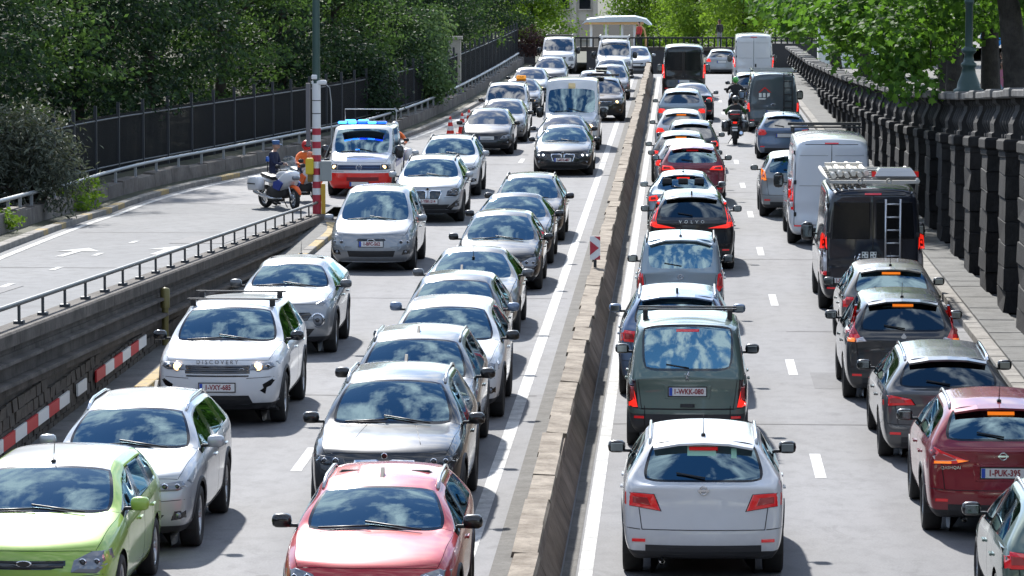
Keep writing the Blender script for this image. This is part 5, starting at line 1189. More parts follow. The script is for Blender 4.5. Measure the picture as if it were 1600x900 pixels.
def person(loc, rz, label, pose, top_m, leg_m, head=None, cap=None, group=None, sleeve=None):
    """pose: joint name -> (x, y, z); one continuous skinned body, coloured by limb"""
    J = dict(pelvis=(0, 0, .95), waist=(0, .0, 1.10), chest=(0, .01, 1.32), neck=(0, .02, 1.47), head=(0, .035, 1.56),
             lhip=(-.10, 0, .90), lknee=(-.11, .03, .50), lank=(-.12, 0, .09), ltoe=(-.13, .17, .04), rhip=(.10, 0, .90), rknee=(.11, .03, .50), rank=(.12, 0, .09), rtoe=(.13, .17, .04),
             lsh=(-.19, .0, 1.42), lel=(-.25, -.02, 1.14), lwr=(-.24, .08, .90), rsh=(.19, 0, 1.42), rel=(.25, -.02, 1.14), rwr=(.24, .08, .90))
    J.update(pose); names = list(J); ix = {n: i for i, n in enumerate(names)}
    rad = dict(pelvis=.15, waist=.135, chest=.155, neck=.062, head=.06, lhip=.10, lknee=.068, lank=.05, ltoe=.04, lsh=.075, lel=.05, lwr=.036)
    for k in list(rad):
        if k[0] == 'l': rad['r' + k[1:]] = rad[k]
    E = [('pelvis', 'waist', 'B'), ('waist', 'chest', 'B'), ('chest', 'neck', 'B'), ('neck', 'head', 'S')]
    for s in 'lr': E += [('pelvis', s + 'hip', 'L'), (s + 'hip', s + 'knee', 'L'), (s + 'knee', s + 'ank', 'L'), (s + 'ank', s + 'toe', 'F'), ('chest', s + 'sh', 'B'), (s + 'sh', s + 'el', 'A'), (s + 'el', s + 'wr', 'A')]
    me = bpy.data.meshes.new('p'); me.from_pydata([J[n] for n in names], [(ix[a], ix[b]) for a, b, _ in E], [])
    o = bpy.data.objects.new('p', me); sk = o.modifiers.new('k', 'SKIN'); o.modifiers.new('s', 'SUBSURF').levels = 1
    lay = me.skin_vertices[0].data if me.skin_vertices else None
    if lay is None:
        bm = bmesh.new(); bm.from_mesh(me); bm.verts.layers.skin.verify(); bm.to_mesh(me); bm.free(); lay = me.skin_vertices[0].data
    for n in names: r_ = rad[n]; lay[ix[n]].radius = (r_ * (1.12 if n in ('chest', 'pelvis') else 1), r_ * (.82 if n in ('chest', 'waist', 'pelvis') else 1))
    lay[ix['pelvis']].use_root = True
    b = evaluated(o)
    MI = {'B': 0, 'A': 4, 'L': 1, 'S': 2, 'F': 3}; segs = [(Vector(J[a]), Vector(J[c]), MI[t]) for a, c, t in E]; vv = []; ff = []; mm = []
    for v in b.vertices: vv.append(tuple(v.co))
    for f in b.polygons:
        c = f.center; best = min(segs, key=lambda s_: (c - (s_[0] + (s_[1] - s_[0]) * max(0, min(1, (c - s_[0]).dot(s_[1] - s_[0]) / max(1e-6, (s_[1] - s_[0]).length_squared))))).length)
        ff.append(tuple(f.vertices)); mm.append(best[2])
    bpy.data.meshes.remove(b)
    m = MB(); m.add(vv, ff, 0, True); m.m = mm
    h = Vector(J['head']); hd = Vector((0, math.sin(pose.get('_nod', 0.) * 0), 0))
    m.ball((h.x, h.y + .015, h.z + .085), (.078, .098, .118), 2, 14)                       # skull
    m.ball((h.x, h.y + .112, h.z + .075), (.014, .022, .022), 2, 8)                         # nose
    for s in (-1, 1): m.ball((h.x + s * .033, h.y + .098, h.z + .105), (.014, .010, .009), 3, 6); m.ball((h.x + s * .08, h.y + .01, h.z + .08), (.012, .022, .032), 2, 6)
    m.box((h.x, h.y + .105, h.z + .03), (.045, .012, .010), 5)
    for s in 'lr':                                                                          # hands: palm, four fingers, thumb
        w = Vector(J[s + 'wr']); d = (w - Vector(J[s + 'el'])).normalized(); q = d.orthogonal().normalized(); k = d.cross(q); pc = w + d * .05
        m.ball(tuple(pc), (.034, .034, .042), 2, 8)
        for i in range(4):
            a = pc + d * .03 + q * (-.027 + i * .018); l = (.055, .068, .064, .05)[i]; m.tube([a, a + d * l * .6 + k * .008, a + d * l + k * .03], [.009, .008, .006], 5, 2)
        m.tube([pc + q * .03, pc + q * .055 + d * .02 + k * .01, pc + q * .055 + d * .05 + k * .02], [.011, .010, .008], 5, 2)
    p = m.build('person', [top_m, leg_m, SKIN, BOOT, sleeve or top_m, REDP], None, loc, (0, 0, rz), fix=False, label=label, cat='person', group=group)
    c = (h.x, h.y + .01, h.z + .10)
    if cap == 'helmet':
        q = MB(); q.ball((c[0], c[1] - .005, c[2] + .01), (.128, .150, .145), 0, 18); q.ball((c[0], c[1] + .045, c[2] + .005), (.112, .118, .065), 1, 16); q.box((c[0], c[1] + .10, c[2] - .085), (.15, .07, .05), 0, bev=.02)
        q.build('helmet', [head, mat('visor', (.01, .012, .02), .06, coat=1.)], p)
    elif cap == 'cap':
        q = MB(); q.lathe([(.094, -.02), (.100, .03), (.115, .075), (.085, .095), (.001, .10)], 16, c=(c[0], c[1], c[2] + .03)); q.box((c[0], c[1] + .125, c[2] + .015), (.15, .09, .012), 0, bev=.004); q.build('cap', head, p)
    else:
        q = MB(); q.ball((c[0], c[1] - .025, c[2] + .035), (.092, .098, .105), 0, 14); q.ball((c[0], c[1] - .06, c[2] - .06), (.07, .05, .12), 0, 10); q.build('hair', HAIR, p)
    return p
RIDE = dict(pelvis=(0, -.18, .86), waist=(0, -.14, 1.02), chest=(0, -.04, 1.24), neck=(0, .02, 1.38), head=(0, .05, 1.46), lhip=(-.11, -.14, .84), rhip=(.11, -.14, .84), lknee=(-.25, .20, .70), rknee=(.25, .20, .70), lank=(-.24, -.05, .36), rank=(.24, -.05, .36), ltoe=(-.25, .14, .31), rtoe=(.25, .14, .31),
            lsh=(-.20, -.02, 1.32), rsh=(.20, -.02, 1.32), lel=(-.36, .16, 1.10), rel=(.36, .16, 1.10), lwr=(-.34, .38, 1.06), rwr=(.34, .38, 1.06))
def motorcycle(loc, rz, label, body_m, fender_m, accent_m, panniers=None, beacon=False, topcase=None, plate=True, steer=0., lamp=False):
    root = empty('motorcycle', loc, rz, label=label, cat='motorcycle', group='motorcycles in the traffic')
    for nm, y, w in (('front', .76, .12), ('rear', -.72, .17)):
        r = .305; m = MB(); m.lathe([(r * .72, -w * .4), (r * .88, -w / 2), (r, -w * .2), (r * 1.01, 0), (r, w * .2), (r * .88, w / 2), (r * .72, w * .4), (r * .72, -w * .4)], 26, axis='X')
        o = m.build('wheel', RUBBER, root, (0, y, r), (0, 0, steer if nm == 'front' else 0)); m = MB(); m.lathe([(r * .74, -.03), (r * .74, .03), (r * .66, .03), (r * .66, -.03), (r * .74, -.03)], 22, axis='X')
        for k in range(10): a = k * math.pi / 5; m.tube([(.02 * (-1) ** k, .03 * math.cos(a), .03 * math.sin(a)), (0, r * .68 * math.cos(a), r * .68 * math.sin(a))], .011, 4)
        m.lathe([(.05, -.05), (.05, .05), (.001, .05)], 10, axis='X'); m.lathe([(.14, .055), (.14, .065), (.06, .065)], 18, axis='X', m=1); m.build('rim', [ALLOY, CHROME], o)
    m = MB()
    for sx in (-.09, .09): m.tube([(sx, .76, .30), (sx, .55, .78)], .026, 7)
    m.build('fork', CHROME, root)
    m = MB(); V = []
    loft(m, [(0, .56, .60, .03, .03), (0, .70, .635, .085, .035), (0, .86, .60, .085, .04), (0, 1.0, .50, .06, .05), (0, 1.05, .44, .03, .03)], 10, .8); m.build('front_mudguard', fender_m, root)
    m = MB(); loft(m, [(0, -.55, .42, .10, .12), (0, -.25, .45, .17, .18), (0, .10, .46, .22, .19), (0, .36, .46, .17, .16), (0, .46, .50, .10, .10)], 12, .6); m.tube([(-.05, -.72, .31), (-.10, -.30, .38)], .045, 6); m.box((0, -.2, .24), (.26, .5, .10), bev=.03); m.build('engine', CLAD, root)
    m = MB(); m.tube([(.10, .30, .30), (.17, -.10, .28), (.20, -.55, .34), (.22, -.95, .44)], [.025, .03, .055, .06], 9); m.build('exhaust_pipe', CHROME, root)
    m = MB(); loft(m, [(0, -.10, .86, .09, .05), (0, .08, .90, .17, .11), (0, .30, .93, .20, .14), (0, .48, .93, .17, .13), (0, .56, .92, .10, .10)], 12, .8); m.build('tank', body_m, root)
    m = MB(); loft(m, [(0, .10, .66, .24, .10), (0, .34, .70, .29, .22), (0, .58, .84, .27, .22), (0, .76, .90, .17, .15), (0, .86, .88, .07, .09)], 14, .75); m.build('fairing', body_m, root)
    for sg in (1, -1):
        m = MB(); m.prism([(.12, .58), (.42, .52), (.60, .72), (.40, .82), (.15, .74)], sg * .255, sg * .30, 'X'); m.build('fairing_stripe', accent_m, root)
    m = MB(); loft(m, [(0, .845, .87, .13, .06), (0, .89, .86, .10, .045)], 10, .6); m.build('headlight', LITW if lamp else LAMPIN, root)
    V = []
    for i, (y, z, hw) in enumerate(((.74, 1.02, .16), (.66, 1.20, .21), (.56, 1.38, .19), (.50, 1.45, .12))):
        for k in range(7): t = -1 + k / 3; V.append((hw * t, y - .07 * t * t, z - (.03 * t * t if i == 3 else 0)))
    MB().add(V, [(i * 7 + k, i * 7 + k + 1, i * 7 + k + 8, i * 7 + k + 7) for i in range(3) for k in range(6)], 0, True).build('windscreen', glassmat('bike_screen', (.75, .80, .82), 1.7), root)
    m = MB(); m.tube([(-.36, .36, 1.04), (-.20, .50, 1.06), (.20, .50, 1.06), (.36, .36, 1.04)], .018, 6); m.build('handlebar', BLACK, root)
    for sg in (1, -1): m = MB(); m.tube([(sg * .25, .52, 1.05), (sg * .36, .55, 1.15)], .010, 5); m.ball((sg * .39, .55, 1.17), (.085, .03, .055), 0, 10, .7); m.build('mirror', BLACK, root)
    m = MB(); loft(m, [(0, .05, .84, .10, .05), (0, -.20, .82, .17, .055), (0, -.45, .86, .18, .055), (0, -.78, .90, .14, .05), (0, -.86, .90, .08, .03)], 12, .7); m.build('seat', BLACK, root)
    m = MB(); loft(m, [(0, -.35, .74, .15, .07), (0, -.70, .78, .15, .07), (0, -1.0, .82, .09, .05)], 10, .7); m.build('tail_fairing', body_m, root)
    MB().box((0, -1.02, .80), (.15, .05, .07), bev=.02).build('tail_light', TAILLIT, root); m = MB(); m.box((0, -1.06, .58), (.19, .012, .15), rx=R(-12)); m.build('number_plate', PLATE, root); MB().box((0, -.98, .66), (.20, .12, .22), rx=R(-20), taper=.8).build('rear_mudguard', BLACK, root)
    if panniers:
        for sg in (1, -1):
            m = MB(); loft(m, [(sg * .33, -.98, .64, .10, .16), (sg * .34, -.90, .66, .14, .20), (sg * .34, -.55, .67, .14, .20), (sg * .33, -.42, .66, .10, .15)], 12, .45); o = m.build('pannier', panniers, root); MB().box((sg * .485, -.70, .66), (.012, .40, .025)).build('pannier_strip', BLACK, o)
    if topcase:
        m = MB(); loft(m, [(0, -1.12, 1.06, .18, .12), (0, -1.05, 1.08, .25, .16), (0, -.75, 1.08, .25, .16), (0, -.66, 1.06, .18, .12)], 14, .5); o = m.build('top_case', topcase, root); MB().box((0, -1.10, 1.10), (.34, .05, .05), bev=.015).build('case_reflector', TAIL, o)
    if beacon:
        m = MB(); m.tube([(-.22, -1.0, .85), (-.22, -1.0, 1.22)], .018, 6); o = m.build('beacon_mast', BLACK, root); MB().lathe([(.05, 1.22), (.055, 1.25), (.05, 1.33), (.03, 1.36), (.001, 1.365)], 12, c=(-.22, -1.0, 0)).build('beacon', mat('beacon_off', (.01, .08, .35), .15, coat=1.), o)
    m = MB()
    for sg in (1, -1): m.tube([(sg * .12, -.05, .34), (sg * .27, -.05, .33)], .014, 5)
    m.tube([(-.08, .0, .30), (-.25, -.02, .02)], .014, 5); m.build('footpeg', CLAD, root)
    return root
BIKEW = paint('bike_white', (.72, .73, .75), .0, .3, .2); BIKEB = paint('bike_black', (.015, .015, .017), .1, .3, .2)
motorcycle((-10.68, 104.6, rz_(104.6)), R(-143), 'parked white police motorcycle with panniers, blue beacon and orange front mudguard', BIKEW, ORANGE, MATS['police_blue'], panniers=BIKEW, beacon=True, steer=R(-12))
motorcycle((-10.25, 107.4, 0), R(-150), 'white and orange police motorcycle under the officer in orange', BIKEW, ORANGE, ORANGE, panniers=BIKEW)
person((-10.25, 107.4, 0), R(-150), 'police officer in orange jacket and red helmet sitting on a motorcycle', RIDE, CLORANGE, CLNAVY, REDP, 'helmet')
person((-10.98, 105.9, 0), R(-105), 'police officer in dark navy uniform and blue cap standing by the parked motorcycle', dict(lel=(-.24, .08, 1.17), rel=(.24, .08, 1.17), lwr=(-.10, .30, 1.14), rwr=(.10, .30, 1.14), head=(0, .06, 1.555)), CLNAVY, CLNAVY, mat('cap_blue', (.05, .12, .28), .7), 'cap')
motorcycle((-8.62, 119.0, 0), R(180), 'police motorcycle half hidden behind the police van', BIKEB, ORANGE, MATS['police_blue'], panniers=BIKEW)
person((-8.62, 119.0, 0), R(180), 'motorcycle officer in orange behind the police van', RIDE, CLORANGE, CLNAVY, mat('helmet_white', (.7, .7, .7), .3, coat=1.), 'helmet')
motorcycle((2.06, 139.8, 0), R(-2), 'dark touring motorcycle with a top case riding between the lanes', BIKEB, BLACK, DKGREY, panniers=BIKEB, topcase=BIKEB)
person((2.06, 139.8, 0), R(-2), 'motorcyclist in black with green shoulders and black helmet, seen from behind', RIDE, CLBLACK, CLBLACK, BIKEB, 'helmet', sleeve=mat('sleeve_green', (.03, .10, .025), .8))
motorcycle((2.36, 160.5, 0), R(0), 'small dark motorcycle farther ahead, hidden behind the black-clad rider', BIKEB, BLACK, DKGREY)
person((2.36, 160.5, 0), R(0), 'motorcyclist with a green helmet ahead of the black-clad rider', RIDE, CLBLACK, CLBLACK, mat('helmet_green', (.06, .42, .05), .3, coat=1.), 'helmet')
# cones by the black hatchback
for i, (x, d, lab) in enumerate(((-8.35, 143.5, 'red and white traffic cone nearest the road edge, front of the three'), (-8.08, 146.5, 'red and white traffic cone in the middle of the three'), (-7.98, 149.5, 'red and white traffic cone at the back of the three'))):
    o = empty('traffic_cone', (x, d, 0), .2 * i, label=lab, cat='traffic cone', group='cones by the merge')
    MB().box((0, 0, .03), (.42, .42, .06), bev=.015).build('base', mat('cone_red', (.70, .03, .02), .5), o)
    for a, b, r0, r1, mm in ((.06, .28, .16, .125, 'cone_red'), (.28, .44, .124, .098, 'cone_white'), (.44, .58, .098, .076, 'cone_red'), (.58, .68, .075, .058, 'cone_white'), (.68, .80, .058, .03, 'cone_red')):
        MB().lathe([(r0, a), (r1, b)] + ([(.001, b)] if b == .80 else []), 16).build('band', mat(mm, (.75, .75, .73), .5) if mm == 'cone_white' else MATS['cone_red'], o)
# striped lamp post at the gore
POSTG = mat('post_green', (.045, .085, .075), .45, .2); SW = mat('stripe_white', (.70, .70, .70), .5); SR = mat('stripe_red', (.42, .03, .05), .5)
lp = empty('lamp_post', (-9.22, 99.6, .05), label='green lamp post with a red and white striped foot at the ramp wall', cat='lamp post')
MB().lathe([(.105, 3.4), (.10, 3.6), (.09, 7), (.075, 9.8), (.07, 9.9)], 14).build('pole', POSTG, lp)
MB().tube([(0, 0, 9.8), (.2, -.6, 10.3), (.5, -1.6, 10.5)], .05, 8).build('arm', POSTG, lp); MB().box((.62, -1.95, 10.48), (.26, .8, .12), bev=.04).build('lamp_head', GALV, lp)
z = 3.5; band = [(1.15, 0)] + [(.17, 1), (.17, 0)] * 5 + [(.55, 1), (.20, 0)]
for h, c_ in band: MB().lathe([(.11, z - h), (.11, z)], 16).build('stripe', SR if c_ else SW, lp); z -= h
MB().lathe([(.16, 0), (.16, z - .02), (.11, z)], 14).build('base', DKCONC, lp)
MB().lathe([(.113, 2.72), (.113, 2.74)], 14).build('strap', BLACK, lp); MB().lathe([(.113, 3.05), (.113, 3.07)], 14).build('strap', BLACK, lp)
MB().box((-.17, -.06, 1.38), (.20, .22, .42), bev=.03).build('call_box', mat('box_yellow', (.68, .50, .03), .4), lp); MB().box((-.16, -.05, 1.08), (.13, .15, .20), bev=.02).build('box_foot', mat('brass_brown', (.20, .13, .03), .45, .4), lp)
MB().box((.24, -.03, 1.26), (.28, .20, .52), bev=.02).build('cabinet', mat('cabinet_grey', (.30, .32, .31), .5), lp); MB().box((.17, -.02, .48), (.10, .10, .90)).build('conduit', mat('conduit_ochre', (.55, .33, .03), .5), lp)
m = MB(); m.box((-.04, -.06, 3.66), (.14, .22, .12), bev=.02); m.box((.14, -.02, 3.52), (.24, .16, .12), bev=.03); m.box((-.06, -.02, 3.52), (.12, .12, .10), bev=.02); m.build('camera', SW, lp)
MB().tube([(.22, 0, 3.5), (.34, 0, 3.38), (.38, 0, 3.0), (.38, 0, 2.0), (.2, 0, 1.6)], .015, 5).build('cable', GALV, lp)
m = MB(); m.box((-.22, .05, 2.7), (.10, .1, 1.6)); m.build('side_post', mat('side_post', (.16, .15, .16), .6), lp)
gs = empty('green_post', (-8.92, 67.6, .1), label='short bronze-green metal post on the footway behind the white SUV', cat='post')
BRZ = mat('bronze_green', (.16, .14, .05), .5, .3); MB().lathe([(.06, 0), (.06, .98)], 12).build('shaft', BRZ, gs); MB().lathe([(.085, .66), (.085, .98), (.07, 1.0), (.001, 1.02)], 12).build('head', BRZ, gs)
ms = empty('arrow_sign', (-1.60, 76.0, .80), label='small red and white chevron sign standing on the central barrier', cat='sign')
MB().box((0, .02, .10), (.06, .05, .22)).build('post', CLAD, ms); MB().box((0, 0, .38), (.20, .03, .46)).build('board', SW, ms)
m = MB(); m.prism([(-.10, .24), (.075, .38), (-.10, .52)], -.022, -.016, 'Y'); m.prism([(-.02, .61), (.10, .61), (.10, .52)], -.022, -.016, 'Y'); m.prism([(-.02, .15), (.10, .24), (.10, .15)], -.022, -.016, 'Y'); m.build('chevron', SR, ms)
# lamp post on the balustrade
GRNI = mat('cast_iron_green', (.018, .045, .042), .45, .2); zb_ = wall_top(89.6)
sl_ = empty('street_lamp', (6.62, 89.6, zb_), label='dark green cast iron street lamp with a bell-shaped foot on the balustrade', cat='street lamp')
MB().lathe([(.34, 0), (.34, .06), (.27, .10), (.25, .22), (.17, .42), (.145, .56), (.18, .60), (.18, .65), (.12, .70), (.10, .86), (.17, .92), (.17, .98), (.09, 1.04)], 16).build('foot', GRNI, sl_)
MB().lathe([(.09, 1.04), (.085, 2.0), (.11, 2.03), (.11, 2.09), (.08, 2.12), (.065, 4.5), (.06, 4.6)], 12).build('pole', GRNI, sl_); MB().lathe([(.05, 4.6), (.16, 4.7), (.22, 5.1), (.20, 5.15), (.05, 5.35), (.001, 5.4)], 12).build('lantern', mat('lantern_glass', (.5, .5, .45), .3), sl_)
# people and stalls on the upper street
def uz(d): return wall_top(d) - 1.05
person((10.75, 130, uz(130)), R(160), 'pedestrian in a pink top and pale trousers between the tree trunks', dict(lel=(-.27, .06, 1.16), lwr=(-.14, .24, 1.2)), CLPINK, CLBLUE)
person((13.6, 165, uz(165)), R(30), 'pedestrian in dark clothes far along the upper street', {}, CLBLACK, CLBLUE)
person((9.9, 141, uz(141)), R(200), 'pedestrian in grey on the upper street behind the lamp', {}, CLGREY, CLBLACK)
ORW = mat('barrier_orange', (.80, .28, .04), .5)
for i, (x, d) in enumerate(((15.2, 172), (12.8, 150), (16.9, 190))):
    o = empty('work_banner', (x, d, uz(d)), R(10 * i), label=('tall white banner with orange and red blocks behind the leaning trunk', 'white banner with an orange top between two trunks', 'white and orange banner farthest along the upper street')[i], cat='banner')
    m = MB(); m.box((0, 0, 1.25), (.9, .05, 2.1)); m.build('panel', WHITEP, o); m = MB(); m.box((0, -.03, 2.0), (.5, .02, .38)); m.build('print', ORW, o); m = MB(); m.box((-.1, -.03, 1.35), (.14, .02, .7)); m.build('print', mat('print_red', (.6, .04, .04), .5), o); MB().box((0, 0, .1), (.7, .4, .2), bev=.03).build('foot', CLAD, o)
k = empty('kiosk', (9.6, 222, uz(222)), label='white kiosk with a green awning behind the plane leaves', cat='kiosk')
MB().box((0, 0, 1.4), (3.4, 2.2, 2.8)).build('cabin', WHITEP, k); m = MB(); m.prism([(-1.5, 2.8), (-1.5, 3.1), (0, 3.9), (1.5, 3.1), (1.5, 2.8)], -2.0, 2.0, 'X'); m.build('awning', mat('awning_green', (.02, .30, .10), .6), k); MB().box((0, -1.13, 1.6), (2.4, .05, 1.1)).build('window', GL_FAR, k)
v = Car('parked_van', mod(MIDVAN), WHITE, (18.5, 182, uz(182)), R(60), 'white van parked on the upper street behind the trunks', 'van', None, 2, False); v.mirrors(BLK, True)
b = empty('info_sign', (12.1, 152, uz(152)), R(5), label='round blue and white sign on a pole beside the street lamp', cat='sign')
MB().tube([(0, 0, 0), (0, 0, 3.0)], .03, 6).build('pole', GALV, b); m = MB(); m.lathe([(.001, -.02), (.45, -.02), (.45, .02), (.001, .02)], 20, c=(0, -.05, 2.5), axis='Y'); m.build('disc', mat('sign_blue', (.03, .22, .62), .4), b); m = MB(); m.box((0, -.085, 2.7), (.6, .02, .22)); m.build('print', WHITEP, b)
# pavilion and tower beyond the square
def sqz(d): return .93 - .028 * (d - 236)
pv = empty('pavilion', (-5.4, 345, sqz(345)), label='pavilion with a pale curved roof beyond the far balustrade', cat='building')
ROOFM = mat('zinc_roof', (.45, .50, .55), .4, .4); TIM = mat('timber_arch', (.62, .36, .16), .6)
m = MB(); m.prism([(-3.0, 2.35), (-2.6, 2.75), (-1.0, 2.95), (1.6, 3.0), (2.6, 2.75), (3.1, 2.25), (2.8, 2.25), (2.3, 2.55), (-2.6, 2.5)], -3, 3, 'Y'); m.build('roof', ROOFM, pv)
MB().box((-.2, -2.7, 2.42), (5.2, .3, .22)).build('fascia', TIM, pv)
m = MB(); m.tube([(2.0, -2.8, 2.4), (2.45, -2.8, 1.9), (2.6, -2.8, 1.2), (2.62, -2.8, -.2)], .10, 6); m.build('arch', TIM, pv)
for xx in (-2.2, -.9, .5, 1.6): MB().box((xx, -2.2, 1.1), (.22, .22, 2.7)).build('column', SW, pv)
for xx in (-1.6, -.2, 1.05): MB().box((xx, -2.0, 1.1), (1.0, .06, 2.5)).build('pane', GL_FAR, pv)
tw = empty('stone_building', (-13.0, 408, sqz(408)), label='tall pale stone building glimpsed between the far trees', cat='building')
STN = concrete('pale_stone', (.48, .44, .38), (.3, .27, .23), .4, .5); MB().box((0, 4, 12), (9, 8, 24)).build('wall', STN, tw)
for fl in range(7):
    for xx in (-3.3, -1.1, 1.1, 3.3):
        o = MB().box((xx, -.02, 2.2 + fl * 3.1), (1.15, .12, 1.9)).build('window', GL_FAR, tw); MB().box((xx, -.12, 1.2 + fl * 3.1), (1.4, .3, .12)).build('sill', STN, o)
for xx in (-4.4, -2.2, 0, 2.2, 4.4): MB().box((xx, -.15, 12), (.45, .3, 24)).build('pilaster', STN, tw)
person((2.6, 246, sqz(246)), R(40), 'pedestrian in dark clothes behind the far balustrade', {}, CLBLACK, CLGREY)
person((-2.6, 262, sqz(262)), R(130), 'pedestrian in red far behind the balustrade', {}, mat('cloth_red', (.45, .04, .04), .8), CLBLACK)
# stone gate pillar by the curved fence
gp = empty('gate_pillar', (-10.15, 178, .4), label='pale stone pillar among the leaves by the curved fence', cat='pillar')
MB().box((0, 0, 1.2), (.55, .55, 2.4)).build('shaft', STN, gp); MB().box((0, 0, 2.47), (.70, .70, .14)).build('cap', STN, gp)
# ================================================================ VEGETATION
def leafmat(name, dark, light, trans=.35, sat=1.):
    m = mat(name, dark, .65, spec=.18); g = NG(m); ge = g.n('ShaderNodeNewGeometry')
    c = g.ramp(ge.outputs['Random Per Island'], [(0., dark), (.55, tuple((a + b) / 2 for a, b in zip(dark, light))), (1., light)]); g.l(c, g.b.inputs['Base Color'])
    tr = g.n('ShaderNodeBsdfTranslucent'); g.l(g.mixc(.5, c, (light[0] * 1.25, light[1] * 1.3, light[2] * .6)), tr.inputs[0])
    mx = g.n('ShaderNodeMixShader'); mx.inputs[0].default_value = trans; g.l(g.b.outputs[0], mx.inputs[1]); g.l(tr.outputs[0], mx.inputs[2]); g.l(mx.outputs[0], g.o.inputs[0]); return m
BARK = concrete('bark', (.075, .06, .05), (.025, .02, .016), 3., .8, 1.2); BARK2 = concrete('bark_plane', (.055, .048, .042), (.018, .016, .014), 3., .9, 1.)
LF_DARK = leafmat('leaf_dark', (.008, .021, .013), (.036, .072, .030), .24); LF_MID = leafmat('leaf_mid', (.018, .044, .018), (.105, .185, .055), .36); LF_BRIGHT = leafmat('leaf_bright', (.050, .115, .018), (.19, .30, .035), .45)
LF_PLANE = leafmat('leaf_plane', (.018, .055, .016), (.13, .26, .035), .42); LF_OLIVE = leafmat('leaf_olive', (.040, .052, .040), (.16, .18, .14), .15); LF_RED = leafmat('leaf_purple', (.04, .022, .022), (.10, .05, .045), .2)
def leaves(name, blobs, n, size, seed, m, clump=9, spread=.32, lobed=False, aspect=.55, surf=.75, droop=.3, flat=.55):
    """leaf faces in twig clumps through ellipsoid volumes"""
    rg = np.random.default_rng(seed); w = np.array([b[3] * b[4] + b[4] * b[5] + b[3] * b[5] for b in blobs]); w = w / w.sum()
    nc = max(1, n // clump); which = rg.choice(len(blobs), nc, p=w); B = np.array(blobs)[which]
    u = rg.normal(size=(nc, 3)); u /= np.linalg.norm(u, axis=1, keepdims=True)
    r = np.where(rg.random(nc) < surf, rg.uniform(.80, 1.06, nc), rg.uniform(.25, .85, nc)); C = B[:, :3] + u * B[:, 3:6] * r[:, None]
    C = np.repeat(C, clump, 0); U = np.repeat(u, clump, 0); N = len(C); C = C + rg.normal(size=(N, 3)) * spread * np.array([1, 1, flat])
    nrm = U * .6 + rg.normal(size=(N, 3)) * .55 + np.array([0, 0, .75]); nrm /= np.linalg.norm(nrm, axis=1, keepdims=True)
    t = np.cross(nrm, rg.normal(size=(N, 3))); t /= np.linalg.norm(t, axis=1, keepdims=True) + 1e-9; t[:, 2] -= droop; t -= nrm * (t * nrm).sum(1, keepdims=True); t /= np.linalg.norm(t, axis=1, keepdims=True) + 1e-9
    b = np.cross(nrm, t); s = (size * rg.uniform(.65, 1.3, N))[:, None]
    if lobed:
        o = [(-.5, 0), (-.30, .42), (-.12, .26), (.08, .52), (.16, .22), (.55, 0), (.16, -.22), (.08, -.52), (-.12, -.26), (-.30, -.42)]
        V = np.stack([C + t * s * a + b * s * c + nrm * s * (-.10 * abs(c) * 2) for a, c in o], 1); F = np.arange(N * 10).reshape(N, 10)
    else:
        V = np.stack([C - t * s * .5, C + b * s * aspect * .5 + nrm * s * .06, C + t * s * .5 - nrm * s * .05, C - b * s * aspect * .5 + nrm * s * .06], 1); F = np.arange(N * 4).reshape(N, 4)
    return np_mesh(name, V.reshape(-1, 3), F, m)
def wood(name, h, r, seed, m, limbs=6, lean=(0, 0), reach=2.2, start=.35):
    rg = random.Random(seed); mb = MB(); pts = []
    for k in range(7): t = k / 6; pts.append((lean[0] * t + rg.uniform(-.08, .08) * h * .1 * (k > 0), lean[1] * t + rg.uniform(-.08, .08) * h * .1 * (k > 0), h * t - .15))
    mb.tube(pts, [r * (1.25 if k == 0 else 1) * (1 - .72 * k / 6) for k in range(7)], 10)
    for i in range(limbs):
        t = start + (1 - start) * (i + .5) / limbs; k = min(5, int(t * 6)); p0 = Vector(pts[k]).lerp(Vector(pts[k + 1]), t * 6 - k); a = i * 2.4 + rg.uniform(-.4, .4); l = reach * rg.uniform(.7, 1.1) * (1.15 - .5 * t)
        p1 = p0 + Vector((math.cos(a) * l * .5, math.sin(a) * l * .5, l * .35)); p2 = p0 + Vector((math.cos(a) * l, math.sin(a) * l, l * .55 + rg.uniform(-.2, .3)))
        mb.tube([p0, p1, p2], [r * .42 * (1.1 - .6 * t), r * .26 * (1.1 - .6 * t), r * .06], 6)
    return mb.mesh(name, m)
def crown_blobs(seed, R0, z0, z1, n=9):
    rg = random.Random(seed); o = []
    for k in range(n):
        t = (k + .5) / n; z = z0 + (z1 - z0) * t; rad = R0 * (.55 + .6 * math.sin(math.pi * min(1, t * .85 + .15))) * .50; a = k * 2.4 + rg.random()
        q = R0 * .62 * rg.uniform(.6, 1.15) * math.sin(math.pi * min(1, .2 + t * .8)); o.append((math.cos(a) * q, math.sin(a) * q, z, rad * rg.uniform(.8, 1.2), rad * rg.uniform(.8, 1.2), rad * rg.uniform(.45, .7)))
    return o
FC = []    # dense park trees whose leaves reach almost to the ground
for k in range(5):
    mm = (LF_DARK, LF_MID, LF_DARK, LF_MID, LF_DARK)[k]
    FC.append((leaves('crown', crown_blobs(20 + k, 3.1, .6, 9.0, 16), 15000, .19, 40 + k, mm, 42, .42, surf=.9, flat=.30), wood('trunk', 7.5, .22, 60 + k, BARK, 7)))
FB = [(leaves('crown', crown_blobs(80 + k, 3.4, .9, 10, 14), 11000, .28, 90 + k, LF_BRIGHT, 30, .5, flat=.4), wood('trunk', 8, .24, 95 + k, BARK2, 7)) for k in range(2)]
